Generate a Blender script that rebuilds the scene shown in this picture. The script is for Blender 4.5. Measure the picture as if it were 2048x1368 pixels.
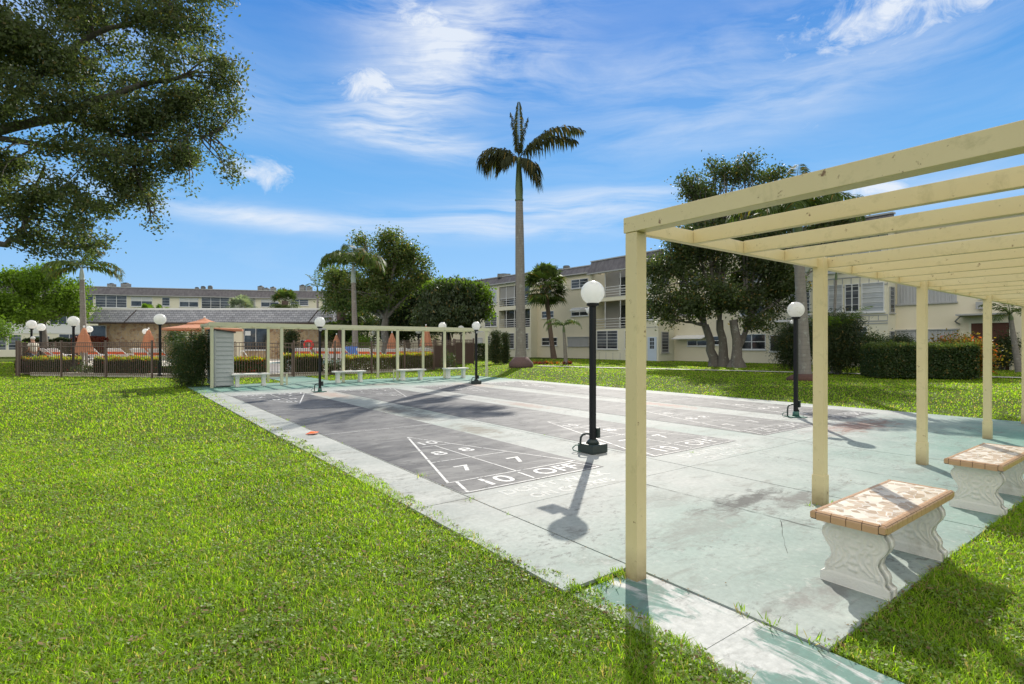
import bpy, math, random
import numpy as np
from mathutils import Vector, Matrix
R = math.radians
rnd = random.Random(7); rng = np.random.default_rng(11)
scn = bpy.context.scene; col = scn.collection
for o in list(bpy.data.objects): bpy.data.objects.remove(o)

# ---------------------------------------------------------------- camera
F_PX, HY, CXP, EYE = 1072.0, 690.0, 1024.0, 1.5
SA, CA = math.sin(R(36.87)), math.cos(R(36.87))
cam = bpy.data.cameras.new('camera'); camo = bpy.data.objects.new('camera', cam); col.objects.link(camo)
camo.location = (0, 0, EYE); camo.rotation_euler = (R(90), 0, -R(36.87))
cam.sensor_width = 36; cam.lens = 36 * F_PX / 2048; cam.shift_y = (HY - 684) / 2048
cam.clip_start = 0.05; cam.clip_end = 2000
scn.camera = camo
# ---------------------------------------------------------------- light
SUN_EL = 35.0
sun_dir = Vector((0.755 * math.cos(R(SUN_EL)), 0.656 * math.cos(R(SUN_EL)), math.sin(R(SUN_EL)))).normalized()
sl = bpy.data.lights.new('sun', 'SUN'); so = bpy.data.objects.new('sun', sl); col.objects.link(so)
sl.energy = 4.8; sl.angle = R(0.5); sl.color = (1.0, 0.94, 0.84)
so.rotation_euler = (-sun_dir).to_track_quat('-Z', 'Y').to_euler(); so.location = (20, 20, 40)
scn.view_settings.view_transform = 'Standard'; scn.view_settings.look = 'None'
scn.view_settings.exposure = 0.22; scn.view_settings.gamma = 1.0
scn.render.engine = 'CYCLES'
scn.cycles.max_bounces = 6; scn.cycles.transparent_max_bounces = 12

class NT:
    def __init__(s, tree): s.t = tree; s.n = tree.nodes; s.l = tree.links
    def node(s, typ, **kw):
        n = s.n.new(typ)
        for k, v in kw.items():
            if k.startswith('i_'):
                key = k[2:]
                n.inputs[int(key) if key.isdigit() else key.replace('_', ' ')].default_value = v
            else: setattr(n, k, v)
        return n
    def link(s, a, b): s.l.new(a, b)
    def setin(s, sock, v):
        if hasattr(v, 'is_linked') or isinstance(v, bpy.types.NodeSocket): s.l.new(v, sock)
        else: sock.default_value = v
    def math(s, op, a, b=0.0, c=None, clamp=False):
        n = s.n.new('ShaderNodeMath'); n.operation = op; n.use_clamp = clamp
        s.setin(n.inputs[0], a); s.setin(n.inputs[1], b)
        if c is not None: s.setin(n.inputs[2], c)
        return n.outputs[0]
    def mix(s, f, a, b, blend='MIX'):
        n = s.n.new('ShaderNodeMix'); n.data_type = 'RGBA'; n.blend_type = blend
        s.setin(n.inputs['Factor'], f); s.setin(n.inputs['A'], a); s.setin(n.inputs['B'], b)
        return n.outputs['Result']
    def noise(s, vec, scale, detail=4, rough=0.55, dist=0.0, out=0):
        n = s.n.new('ShaderNodeTexNoise'); s.l.new(vec, n.inputs['Vector'])
        n.inputs['Scale'].default_value = scale; n.inputs['Detail'].default_value = detail
        n.inputs['Roughness'].default_value = rough; n.inputs['Distortion'].default_value = dist
        return n.outputs[out]
    def ramp(s, f, *stops):
        n = s.n.new('ShaderNodeValToRGB'); s.l.new(f, n.inputs[0]); e = n.color_ramp.elements
        while len(e) < len(stops): e.new(0.5)
        for i, (p, c) in enumerate(stops):
            e[i].position = p; e[i].color = c if isinstance(c, tuple) and len(c) == 4 else ((c[0], c[1], c[2], 1) if isinstance(c, tuple) else (c, c, c, 1))
        return n.outputs[0]
    def mapping(s, vec, scale=(1, 1, 1), rot=(0, 0, 0), loc=(0, 0, 0)):
        n = s.n.new('ShaderNodeMapping'); s.l.new(vec, n.inputs[0])
        n.inputs['Scale'].default_value = scale; n.inputs['Rotation'].default_value = rot; n.inputs['Location'].default_value = loc
        return n.outputs[0]

def c4(c): return (c[0], c[1], c[2], 1)

def build_world():
    w = bpy.data.worlds.new('World'); scn.world = w; w.use_nodes = True
    T = NT(w.node_tree); bg = w.node_tree.nodes['Background']
    sky = T.node('ShaderNodeTexSky', sky_type='NISHITA', sun_disc=False)
    sky.sun_elevation = R(SUN_EL); sky.sun_rotation = math.atan2(sun_dir.x, sun_dir.y)
    sky.air_density = 1.0; sky.dust_density = 0.3; sky.ozone_density = 2.0
    g = T.node('ShaderNodeTexCoord').outputs['Generated']
    sep = T.node('ShaderNodeSeparateXYZ'); T.link(g, sep.inputs[0]); X, Y, Z = sep.outputs
    hl = T.math('SQRT', T.math('ADD', T.math('MULTIPLY', X, X), T.math('MULTIPLY', Y, Y)))
    el = T.math('MULTIPLY', T.math('ARCTAN2', Z, hl), 57.2958)
    # azimuth measured from the direction (0.6, 0.8)
    fx = T.math('ADD', T.math('MULTIPLY', X, 0.6), T.math('MULTIPLY', Y, 0.8))
    fr = T.math('SUBTRACT', T.math('MULTIPLY', X, 0.8), T.math('MULTIPLY', Y, 0.6))
    az = T.math('MULTIPLY', T.math('ARCTAN2', fr, fx), 57.2958)
    grad = T.ramp(T.math('DIVIDE', el, 60.0, clamp=True), (0.0, (0.36, 0.58, 0.82)), (0.1, (0.25, 0.50, 0.83)), (0.28, (0.12, 0.385, 0.77)), (0.5, (0.042, 0.23, 0.65)), (1.0, (0.03, 0.17, 0.55)))
    nis = T.mix(1.0, sky.outputs[0], (0.10, 0.10, 0.10, 1), 'MULTIPLY')
    base = T.mix(0.12, grad, nis)
    # cirrus: noise on the sky seen as a flat layer, stretched along the wind
    comb = T.node('ShaderNodeCombineXYZ'); T.link(az, comb.inputs[0]); T.link(el, comb.inputs[1])
    v = comb.outputs[0]
    warp = T.noise(T.mapping(v, (0.05, 0.09, 1)), 1.0, 3, 0.5, out=1)
    vw = T.node('ShaderNodeVectorMath', operation='MULTIPLY_ADD'); T.link(warp, vw.inputs[0]); vw.inputs[1].default_value = (9, 5, 0); T.link(v, vw.inputs[2])
    vv = vw.outputs[0]
    n1 = T.noise(T.mapping(vv, (0.028, 0.15, 1), (0, 0, R(-6))), 1.0, 9, 0.62, 0.7)
    n2 = T.noise(T.mapping(vv, (0.06, 0.5, 1), (0, 0, R(9)), (3, 7, 0)), 1.0, 6, 0.65, 0.4)
    n3 = T.noise(T.mapping(v, (0.16, 0.24, 1), (0, 0, 0), (1, 2, 0)), 1.0, 8, 0.6, 0.5)
    def blob(a0, e0, sa, se, rot=0.0):
        da = T.math('SUBTRACT', az, a0); de = T.math('SUBTRACT', el, e0)
        c, s_ = math.cos(R(rot)), math.sin(R(rot))
        p = T.math('ADD', T.math('MULTIPLY', da, c), T.math('MULTIPLY', de, s_))
        q = T.math('SUBTRACT', T.math('MULTIPLY', de, c), T.math('MULTIPLY', da, s_))
        r2 = T.math('ADD', T.math('POWER', T.math('ABSOLUTE', T.math('DIVIDE', p, sa)), 2.0), T.math('POWER', T.math('ABSOLUTE', T.math('DIVIDE', q, se)), 2.0))
        return T.math('POWER', 2.71828, T.math('MULTIPLY', r2, -1.0))
    def total(lst):
        o = None
        for b, k in lst:
            x = T.math('MULTIPLY', b, k); o = x if o is None else T.math('ADD', o, x)
        return o
    m = total([(blob(-6, 29.5, 11, 3.2, -10), 1.5), (blob(-11, 24, 7, 3.2, 10), 1.7), (blob(-9, 20.3, 8, 1.3, -6), 1.5), (blob(7, 14.3, 15, 1.6, 3), 1.3), (blob(-2, 12.3, 16, 1.2, -1), .9), (blob(-29, 12.4, 16, 1.1, -3), 1.1),
               (blob(24, 22, 20, 3.0, 8), .6), (blob(20, 27, 22, 3.2, 10), .45), (blob(34, 13, 14, 2.5, 0), .5), (blob(3, 33, 9, 3.5, 6), .7), (blob(-30, 22, 9, 3, 0), .35),
               (blob(-60, 25, 25, 6, 0), .8), (blob(70, 25, 20, 6, 0), .8)])
    wisp = T.math('ADD', T.math('MULTIPLY', n1, 0.7), T.math('MULTIPLY', n2, 0.3))
    wisp = T.math('MULTIPLY', T.math('SUBTRACT', wisp, 0.41), 4.4, clamp=True)
    cir = T.math('MULTIPLY', T.math('MULTIPLY', wisp, m, clamp=True), 0.9)
    veil = T.math('MULTIPLY', T.math('MULTIPLY', T.math('SUBTRACT', n1, 0.52), 1.9, clamp=True), 0.35)
    # small cumulus
    mc = total([(blob(37, 27, 11, 3.2, 6), 1.0), (blob(33, 13.6, 6, 1.6, 0), 1.0), (blob(-26, 16, 4.5, 1.7, 0), .85), (blob(-14.5, 25, 4.0, 2.6, 10), 1.0), (blob(-9, 31, 5, 2, -8), 1.0), (blob(28, 19.5, 3, .9, 0), .6), (blob(-9, 14.5, 3, 1.5, 30), .4)])
    n5 = T.noise(T.mapping(vv, (0.3, 0.42, 1)), 1.0, 9, 0.68, 0.8)
    cum = T.math('MULTIPLY', T.math('SUBTRACT', T.math('ADD', T.math('MULTIPLY', mc, 0.42), T.math('ADD', T.math('MULTIPLY', n3, .5), T.math('MULTIPLY', n5, .7))), 0.81), 4.0, clamp=True)
    cl = T.math('MAXIMUM', T.math('MAXIMUM', cir, veil), T.math('MULTIPLY', cum, 0.92))
    skyc = T.mix(cl, base, (0.72, 0.77, 0.84, 1))
    # unseen bright cloud deck overhead and behind the viewer, added as warm fill light
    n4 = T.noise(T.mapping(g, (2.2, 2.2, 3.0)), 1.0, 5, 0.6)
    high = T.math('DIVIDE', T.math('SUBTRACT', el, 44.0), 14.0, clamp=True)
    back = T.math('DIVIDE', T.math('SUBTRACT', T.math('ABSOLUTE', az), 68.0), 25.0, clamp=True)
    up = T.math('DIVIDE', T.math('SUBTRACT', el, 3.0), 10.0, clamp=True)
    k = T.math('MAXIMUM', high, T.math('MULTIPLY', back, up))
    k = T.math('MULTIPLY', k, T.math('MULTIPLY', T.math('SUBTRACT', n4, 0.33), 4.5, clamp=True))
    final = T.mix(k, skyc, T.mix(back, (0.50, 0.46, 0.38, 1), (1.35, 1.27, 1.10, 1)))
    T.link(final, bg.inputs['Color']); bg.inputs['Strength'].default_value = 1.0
build_world()

# ---------------------------------------------------------------- helpers
def tz(x, y):
    t = min(1, max(0, (x - 14.5) / 4.0)); return 0.25 * t * t * (3 - 2 * t)
def tz_np(x):
    t = np.clip((x - 14.5) / 4.0, 0, 1); return 0.25 * t * t * (3 - 2 * t)
def ray(px): t = (px - CXP) / F_PX; return (SA + CA * t, CA - SA * t)
def at(px, d, y=None):
    """ground position at depth d in the direction of photo column px; with y, also the height that row has there"""
    rx, ry = ray(px)
    return (rx * d, ry * d) if y is None else (rx * d, ry * d, EYE + (HY - y) / F_PX * d)
def gnd(px, py, z=0.0):
    d = F_PX * (EYE - z) / (py - HY); return at(px, d)
def wyX(px, X): rx, ry = ray(px); return X / rx * ry
def zat(py, d): return EYE + (HY - py) / F_PX * d

def link(o, parent=None):
    col.objects.link(o)
    if parent is not None: o.parent = parent
    return o
def tag(o, label=None, cat=None, group=None, kind=None):
    if label: o['label'] = label
    if cat: o['category'] = cat
    if group: o['group'] = group
    if kind: o['kind'] = kind
    return o
def empty(name, loc, rz=0.0, label=None, cat=None, group=None):
    o = bpy.data.objects.new(name, None); o.empty_display_size = 0.2
    col.objects.link(o); o.location = loc; o.rotation_euler = (0, 0, rz)
    return tag(o, label, cat, group)
def children(o): return [c for c in bpy.data.objects if c.parent == o]
def copy_tree(o, parent=None):
    c = o.copy(); col.objects.link(c)
    if parent is not None: c.parent = parent
    for ch in children(o):
        if ch is not c: copy_tree(ch, c)
    return c

class MB:
    def __init__(s): s.v = []; s.f = []; s.n = 0; s.sm = []
    def add(s, vs, fs, smooth=False):
        vs = [tuple(v) for v in vs]; b = s.n
        s.v += vs; s.f += [tuple(i + b for i in f) for f in fs]; s.sm += [smooth] * len(fs); s.n += len(vs); return s
    def box(s, x0, x1, y0, y1, z0, z1, M=None, bev=0.0):
        if bev > 0:
            b = bev
            def ring(z, i):
                return [(x0 + i, y0 + i + 0, z), (x1 - i, y0 + i, z), (x1 - i, y1 - i, z), (x0 + i, y1 - i, z)]
            vs = []
            for z, i in ((z0, b), (z0 + b, 0), (z1 - b, 0), (z1, b)): 
                if i: vs += ring(z, i)
                else: vs += ring(z, 0)
            fs = [(3, 2, 1, 0), (12, 13, 14, 15)]
            for r in range(3):
                for k in range(4):
                    a = r * 4 + k; c = r * 4 + (k + 1) % 4
                    fs.append((a, c, c + 4, a + 4))
        else:
            vs = [(x0, y0, z0), (x1, y0, z0), (x1, y1, z0), (x0, y1, z0), (x0, y0, z1), (x1, y0, z1), (x1, y1, z1), (x0, y1, z1)]
            fs = [(3, 2, 1, 0), (4, 5, 6, 7), (0, 1, 5, 4), (1, 2, 6, 5), (2, 3, 7, 6), (3, 0, 4, 7)]
        if M is not None: vs = [M @ Vector(v) for v in vs]
        return s.add(vs, fs)
    def prism(s, prof, y0, y1, axis='y', M=None):
        """closed profile list of (a, b) extruded: axis y -> (a, y, b); axis x -> (x, a, b); axis z -> (a, b, z)"""
        n = len(prof)
        mk = {'y': lambda a, b, t: (a, t, b), 'x': lambda a, b, t: (t, a, b), 'z': lambda a, b, t: (a, b, t)}[axis]
        vs = [mk(a, b, y0) for a, b in prof] + [mk(a, b, y1) for a, b in prof]
        if M is not None: vs = [M @ Vector(v) for v in vs]
        fs = [tuple(range(n - 1, -1, -1)), tuple(range(n, 2 * n))] + [(i, (i + 1) % n, n + (i + 1) % n, n + i) for i in range(n)]
        return s.add(vs, fs)
    def tube(s, pts, rad, seg=8, smooth=True, cap=True):
        pts = [Vector(p) for p in pts]; n = len(pts)
        if not hasattr(rad, '__len__'): rad = [rad] * n
        vs = []; fs = []
        prev = None
        for i, p in enumerate(pts):
            t = (pts[min(i + 1, n - 1)] - pts[max(i - 1, 0)]).normalized()
            if prev is None: a = t.orthogonal().normalized() if abs(t.z) < 0.95 else Vector((1, 0, 0))
            else: a = prev
            a = (a - t * a.dot(t)).normalized(); b = t.cross(a); prev = a
            for k in range(seg):
                th = 2 * math.pi * k / seg; vs.append(p + (a * math.cos(th) + b * math.sin(th)) * rad[i])
        for i in range(n - 1):
            for k in range(seg):
                q = (k + 1) % seg; fs.append((i * seg + k, i * seg + q, (i + 1) * seg + q, (i + 1) * seg + k))
        s.add(vs, fs, smooth)
        if cap:
            s.add(vs[:seg], [tuple(range(seg - 1, -1, -1))]); s.add(vs[-seg:], [tuple(range(seg))])
        return s
    def lathe(s, prof, cx=0, cy=0, seg=20, smooth=True):
        """prof: list of (r, z)"""
        vs = []; fs = []; n = len(prof)
        for r, z in prof:
            for k in range(seg):
                th = 2 * math.pi * k / seg; vs.append((cx + r * math.cos(th), cy + r * math.sin(th), z))
        for i in range(n - 1):
            for k in range(seg):
                q = (k + 1) % seg; fs.append((i * seg + k, i * seg + q, (i + 1) * seg + q, (i + 1) * seg + k))
        if prof[0][0] > 1e-6: fs.append(tuple(range(seg - 1, -1, -1)))
        if prof[-1][0] > 1e-6: fs.append(tuple((n - 1) * seg + k for k in range(seg)))
        return s.add(vs, fs, smooth)
    def sphere(s, c, r, seg=20, rings=12, sx=1, sy=1, sz=1):
        vs = [(c[0], c[1], c[2] - r * sz)]; fs = []
        for i in range(1, rings):
            ph = -math.pi / 2 + math.pi * i / rings
            for k in range(seg):
                th = 2 * math.pi * k / seg
                vs.append((c[0] + sx * r * math.cos(ph) * math.cos(th), c[1] + sy * r * math.cos(ph) * math.sin(th), c[2] + sz * r * math.sin(ph)))
        vs.append((c[0], c[1], c[2] + r * sz)); top = len(vs) - 1
        for k in range(seg): fs.append((0, 1 + (k + 1) % seg, 1 + k)); 
        for i in range(rings - 2):
            for k in range(seg):
                a = 1 + i * seg + k; b = 1 + i * seg + (k + 1) % seg; fs.append((a, b, b + seg, a + seg))
        base = 1 + (rings - 2) * seg
        for k in range(seg): fs.append((base + k, base + (k + 1) % seg, top))
        return s.add(vs, fs, True)
    def build(s, name, mat, parent=None):
        me = bpy.data.meshes.new(name); me.from_pydata([tuple(v) for v in s.v], [], s.f)
        me.polygons.foreach_set('use_smooth', s.sm); me.update()
        me.materials.append(mat)
        return link(bpy.data.objects.new(name, me), parent)

def np_mesh(name, V, nper, nf, mat, parent=None, smooth=False):
    """V (count, nper, 3) with nf = list of faces per item"""
    cnt = V.shape[0]; me = bpy.data.meshes.new(name)
    me.vertices.add(cnt * nper); me.vertices.foreach_set('co', V.reshape(-1).astype(np.float32))
    sizes = [len(f) for f in nf]; tot = sum(sizes)
    idx = np.concatenate([np.array(f) for f in nf])
    L = (np.arange(cnt)[:, None] * nper + idx[None, :]).reshape(-1).astype(np.int32)
    me.loops.add(cnt * tot); me.loops.foreach_set('vertex_index', L)
    st = np.concatenate([[0], np.cumsum(sizes)[:-1]]); ls = (np.arange(cnt)[:, None] * tot + st[None, :]).reshape(-1).astype(np.int32)
    me.polygons.add(cnt * len(nf)); me.polygons.foreach_set('loop_start', ls)
    me.update(calc_edges=True); me.materials.append(mat)
    if smooth: me.polygons.foreach_set('use_smooth', [True] * len(me.polygons))
    return link(bpy.data.objects.new(name, me), parent)

# ---------------------------------------------------------------- materials
def mat(name):
    m = bpy.data.materials.new(name); m.use_nodes = True
    T = NT(m.node_tree); p = m.node_tree.nodes['Principled BSDF']
    return m, T, p
def pos(T): return T.node('ShaderNodeNewGeometry').outputs['Position']
def objc(T): return T.node('ShaderNodeTexCoord').outputs['Object']
def bump(T, p, h, strength=0.3, dist=0.02):
    b = T.node('ShaderNodeBump'); b.inputs['Strength'].default_value = strength; b.inputs['Distance'].default_value = dist
    T.link(h, b.inputs['Height']); T.link(b.outputs[0], p.inputs['Normal'])
def simple(name, c, rough=0.6, var=0.12, scale=6.0, metal=0.0, dirt=None, bumps=0.0, spec=0.5, obj=True):
    m, T, p = mat(name); v = objc(T) if obj else pos(T)
    n = T.noise(v, scale, 5, 0.6)
    f = T.math('MULTIPLY', T.math('SUBTRACT', n, 0.5), 2.0)
    k = T.math('MULTIPLY_ADD', f, var, 1.0)
    cc = T.mix(1.0, c4(c), T.node('ShaderNodeCombineColor').outputs[0], 'MULTIPLY')
    cn = T.n[-1] if False else None
    # scale colour by k
    vm = T.node('ShaderNodeVectorMath', operation='SCALE'); vm.inputs[0].default_value = c; T.link(k, vm.inputs['Scale'])
    out = vm.outputs[0]
    if dirt:
        d = T.noise(v, scale * 0.6, 7, 0.7, 0.3)
        out = T.mix(T.math('MULTIPLY', T.math('SUBTRACT', d, dirt[1]), 4.0, clamp=True), out, c4(dirt[0]))
    T.link(out, p.inputs['Base Color'])
    p.inputs['Roughness'].default_value = rough; p.inputs['Metallic'].default_value = metal; p.inputs['Specular IOR Level'].default_value = spec
    if bumps: bump(T, p, T.noise(v, scale * 8, 4, 0.6), bumps, 0.01)
    return m

def foliage(name, c, c2, trans=0.35, rough=0.45, spec=0.5, nscale=0.6, warm=(0.2, 0.14, 0.04), warmk=0.05):
    m, T, p = mat(name)
    g = T.node('ShaderNodeNewGeometry'); rp = g.outputs['Random Per Island']
    n = T.noise(g.outputs['Position'], nscale, 3, 0.6)
    f = T.math('ADD', T.math('MULTIPLY', rp, 0.6), T.math('MULTIPLY', T.math('SUBTRACT', n, 0.3), 1.0), clamp=True)
    cc = T.mix(f, c4(c), c4(c2))
    r2 = T.math('FRACT', T.math('MULTIPLY', rp, 37.7))
    cc = T.mix(T.math('LESS_THAN', r2, warmk), cc, c4(warm))
    T.link(cc, p.inputs['Base Color']); p.inputs['Roughness'].default_value = rough; p.inputs['Specular IOR Level'].default_value = spec
    tr = T.node('ShaderNodeBsdfTranslucent')
    T.link(T.mix(1.0, cc, (1.9, 2.1, 0.9, 1), 'MULTIPLY'), tr.inputs['Color'])
    ms = T.node('ShaderNodeMixShader'); ms.inputs[0].default_value = trans
    T.link(p.outputs[0], ms.inputs[1]); T.link(tr.outputs[0], ms.inputs[2])
    T.link(ms.outputs[0], T.n['Material Output'].inputs['Surface'])
    return m

M = {}
def cream_mat():
    m, T, p = mat('cream_paint'); v = objc(T)
    n = T.noise(v, 2.5, 4, 0.6); c = T.mix(n, (0.66, 0.54, 0.28, 1), (0.76, 0.65, 0.37, 1))
    sc = T.noise(T.mapping(v, (1, 1, 1)), 16, 6, 0.7); c = T.mix(T.math('MULTIPLY', T.math('SUBTRACT', sc, 0.635), 16, clamp=True), c, (0.20, 0.11, 0.05, 1))
    al = T.noise(v, 5, 7, 0.72, 0.4); c = T.mix(T.math('MULTIPLY', T.math('SUBTRACT', al, 0.55), 3.0, clamp=True), c, (0.38, 0.33, 0.15, 1))
    sep = T.node('ShaderNodeSeparateXYZ'); T.link(pos(T), sep.inputs[0])
    low = T.math('SUBTRACT', 1.0, T.math('MULTIPLY', sep.outputs[2], 5.0), clamp=True); c = T.mix(T.math('MULTIPLY', T.math('MULTIPLY', low, al), 1.3, clamp=True), c, (0.20, 0.13, 0.06, 1))
    T.link(c, p.inputs['Base Color']); p.inputs['Roughness'].default_value = 0.45
    bump(T, p, T.math('ADD', T.noise(T.mapping(v, (8, 8, .6)), 6, 3), T.math('MULTIPLY', sc, .4)), 0.25, 0.004)
    return m
M['cream'] = cream_mat()
M['cream_far'] = simple('cream_paint_weathered', (0.62, 0.60, 0.40), 0.55, 0.08, 2.0, dirt=((0.35, 0.33, 0.22), 0.68))
M['stucco'] = simple('cream_stucco', (0.80, 0.725, 0.55), 0.85, 0.07, 0.7, dirt=((0.52, 0.42, 0.27), 0.66), obj=False)
M['stucco2'] = simple('pale_cream_stucco', (0.78, 0.74, 0.58), 0.85, 0.07, 0.7, dirt=((0.55, 0.50, 0.38), 0.68), obj=False)
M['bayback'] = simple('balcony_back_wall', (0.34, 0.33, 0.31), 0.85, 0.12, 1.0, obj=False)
M['white'] = simple('white_paint', (0.80, 0.80, 0.78), 0.45, 0.05, 5)
M['offwhite'] = simple('offwhite_concrete', (0.74, 0.72, 0.65), 0.7, 0.10, 6, dirt=((0.46, 0.42, 0.33), 0.585), bumps=0.5)
M['trimgrey'] = simple('grey_trim', (0.42, 0.42, 0.41), 0.6, 0.08, 3)
M['whitemetal'] = simple('white_metal', (0.75, 0.75, 0.74), 0.4, 0.05, 4)
M['shutter'] = simple('corrugated_shutter_metal', (0.50, 0.50, 0.50), 0.45, 0.08, 2, metal=0.2)
M['black'] = simple('black_painted_metal', (0.012, 0.012, 0.013), 0.45, 0.2, 8, spec=0.25)
M['dgreen'] = simple('dark_green_paint', (0.020, 0.032, 0.027), 0.45, 0.25, 12, dirt=((0.10, 0.12, 0.10), 0.62))
M['midgreen'] = simple('green_plate_paint', (0.05, 0.14, 0.11), 0.5, 0.2, 12)  # lighter green paint for the lamp base plates and cables
M['fence'] = simple('brown_fence_paint', (0.155, 0.105, 0.08), 0.5, 0.10, 3)
M['screen'] = simple('brown_privacy_screen', (0.12, 0.07, 0.06), 0.8, 0.15, 1.2)
M['clap'] = simple('grey_clapboard', (0.46, 0.47, 0.45), 0.6, 0.08, 2)
M['darktrim'] = simple('dark_brown_trim', (0.05, 0.035, 0.03), 0.6, 0.1, 3)
M['umb'] = simple('orange_canvas', (0.50, 0.22, 0.12), 0.9, 0.12, 4)
M['orange'] = simple('orange_strap', (0.85, 0.13, 0.02), 0.6, 0.1, 4)
M['flag'] = simple('orange_plastic_flag', (0.95, 0.16, 0.01), 0.5, 0.1, 4)
M['blue'] = simple('blue_towel', (0.12, 0.25, 0.62), 0.9, 0.2, 8)
M['red'] = simple('red_plastic', (0.65, 0.03, 0.02), 0.5, 0.1, 4)
M['ac'] = simple('grey_air_unit_metal', (0.11, 0.115, 0.11), 0.6, 0.15, 4)
M['darkred'] = simple('dark_red_paint', (0.25, 0.03, 0.02), 0.7, 0.2, 2)
M['doorblue'] = simple('pale_blue_door_paint', (0.60, 0.68, 0.78), 0.5, 0.05, 2)
M['brown'] = simple('dark_brown_interior', (0.10, 0.035, 0.02), 0.7, 0.2, 1)
M['skin'] = simple('tanned_skin', (0.45, 0.24, 0.15), 0.6, 0.08, 10)
M['hair'] = simple('white_hair', (0.7, 0.68, 0.64), 0.8, 0.1, 20)
M['shirt'] = simple('cream_shirt_cloth', (0.75, 0.70, 0.58), 0.9, 0.08, 8)
M['jeans'] = simple('blue_jeans_cloth', (0.12, 0.18, 0.32), 0.9, 0.1, 8)
M['deck'] = simple('pool_deck_concrete', (0.66, 0.60, 0.50), 0.8, 0.08, 1.0, obj=False)
M['path'] = simple('path_concrete', (0.55, 0.53, 0.48), 0.85, 0.15, 1.5, obj=False)
M['mulch'] = simple('brown_root_mulch', (0.10, 0.05, 0.035), 0.95, 0.4, 12, bumps=0.8)
M['dryleaf'] = foliage('dry_leaf', (0.10, 0.06, 0.03), (0.30, 0.22, 0.12), 0.2, 0.8, 0.1, 3.0)
M['frond_red'] = foliage('red_bromeliad_leaf', (0.14, 0.02, 0.02), (0.22, 0.06, 0.03), 0.3)

def globe_mat(name, stained):
    m, T, p = mat(name)
    p.inputs['Base Color'].default_value = (0.86, 0.86, 0.83, 1); p.inputs['Roughness'].default_value = 0.22
    tr = T.node('ShaderNodeBsdfTranslucent'); tr.inputs[0].default_value = (0.95, 0.95, 0.92, 1)
    if stained:
        n = T.noise(objc(T), 9, 6, 0.7, 0.6)
        cc = T.mix(T.math('MULTIPLY', T.math('SUBTRACT', n, 0.57), 6.0, clamp=True), (0.84, 0.83, 0.78, 1), (0.55, 0.47, 0.33, 1))
        T.link(cc, p.inputs['Base Color']); T.link(cc, tr.inputs[0])
    ms = T.node('ShaderNodeMixShader'); ms.inputs[0].default_value = 0.5
    T.link(p.outputs[0], ms.inputs[1]); T.link(tr.outputs[0], ms.inputs[2]); T.link(ms.outputs[0], T.n['Material Output'].inputs['Surface'])
    return m
M['globe'] = globe_mat('white_acrylic_globe', False); M['globe_old'] = globe_mat('stained_acrylic_globe', True)

def glass_mat():
    m, T, p = mat('window_glass')
    n = T.noise(pos(T), 1.3, 3, 0.6)
    T.link(T.ramp(n, (0.35, (0.015, 0.017, 0.02)), (0.65, (0.075, 0.08, 0.085))), p.inputs['Base Color'])
    p.inputs['Roughness'].default_value = 0.06; p.inputs['Specular IOR Level'].default_value = 0.7
    return m
M['glass'] = glass_mat()
def slatmat(name, c, dark, pitch):
    # jalousie glass: horizontal panes, each a little different
    m, T, p = mat(name)
    sep = T.node('ShaderNodeSeparateXYZ'); T.link(pos(T), sep.inputs[0])
    fz = T.math('FLOOR', T.math('DIVIDE', sep.outputs[2], pitch))
    wn = T.node('ShaderNodeTexWhiteNoise', noise_dimensions='1D'); T.link(fz, wn.inputs['W'])
    n = T.noise(pos(T), 0.9, 3, 0.5)
    f = T.math('ADD', T.math('MULTIPLY', wn.outputs[0], 0.4), T.math('MULTIPLY', n, 0.6))
    T.link(T.ramp(f, (0.25, dark), (0.75, c)), p.inputs['Base Color'])
    p.inputs['Roughness'].default_value = 0.12; p.inputs['Specular IOR Level'].default_value = 0.6
    return m
M['jal_dark'] = slatmat('dark_louvre_glass', (0.16, 0.17, 0.19), (0.02, 0.022, 0.028), 0.3)
M['jal_light'] = slatmat('pale_louvre_glass', (0.62, 0.63, 0.63), (0.38, 0.40, 0.42), 0.3)
M['blind'] = simple('pale_window_blind', (0.62, 0.64, 0.64), 0.7, 0.08, 3)

def shingle():
    m, T, p = mat('grey_roof_shingles'); v = pos(T)
    b = T.node('ShaderNodeTexBrick'); sp_ = T.node('ShaderNodeSeparateXYZ'); T.link(v, sp_.inputs[0]); cb = T.node('ShaderNodeCombineXYZ')
    T.link(T.math('SUBTRACT', T.math('MULTIPLY', sp_.outputs[0], CA), T.math('MULTIPLY', sp_.outputs[1], SA)), cb.inputs[0]); T.link(sp_.outputs[2], cb.inputs[1]); T.link(cb.outputs[0], b.inputs['Vector'])
    b.inputs['Color1'].default_value = (0.27, 0.275, 0.30, 1); b.inputs['Color2'].default_value = (0.40, 0.405, 0.43, 1); b.inputs['Mortar'].default_value = (0.09, 0.09, 0.10, 1)
    b.inputs['Scale'].default_value = 1.0; b.inputs['Brick Width'].default_value = 0.42; b.inputs['Row Height'].default_value = 0.19; b.inputs['Mortar Size'].default_value = 0.02; b.inputs['Mortar Smooth'].default_value = 0.4
    n = T.noise(v, 0.5, 5, 0.65, 0.5)
    T.link(T.mix(T.math('MULTIPLY', T.math('SUBTRACT', n, 0.6), 4.0, clamp=True), b.outputs[0], (0.06, 0.06, 0.065, 1)), p.inputs['Base Color'])
    p.inputs['Roughness'].default_value = 0.85
    return m
M['shingle'] = shingle()
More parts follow.
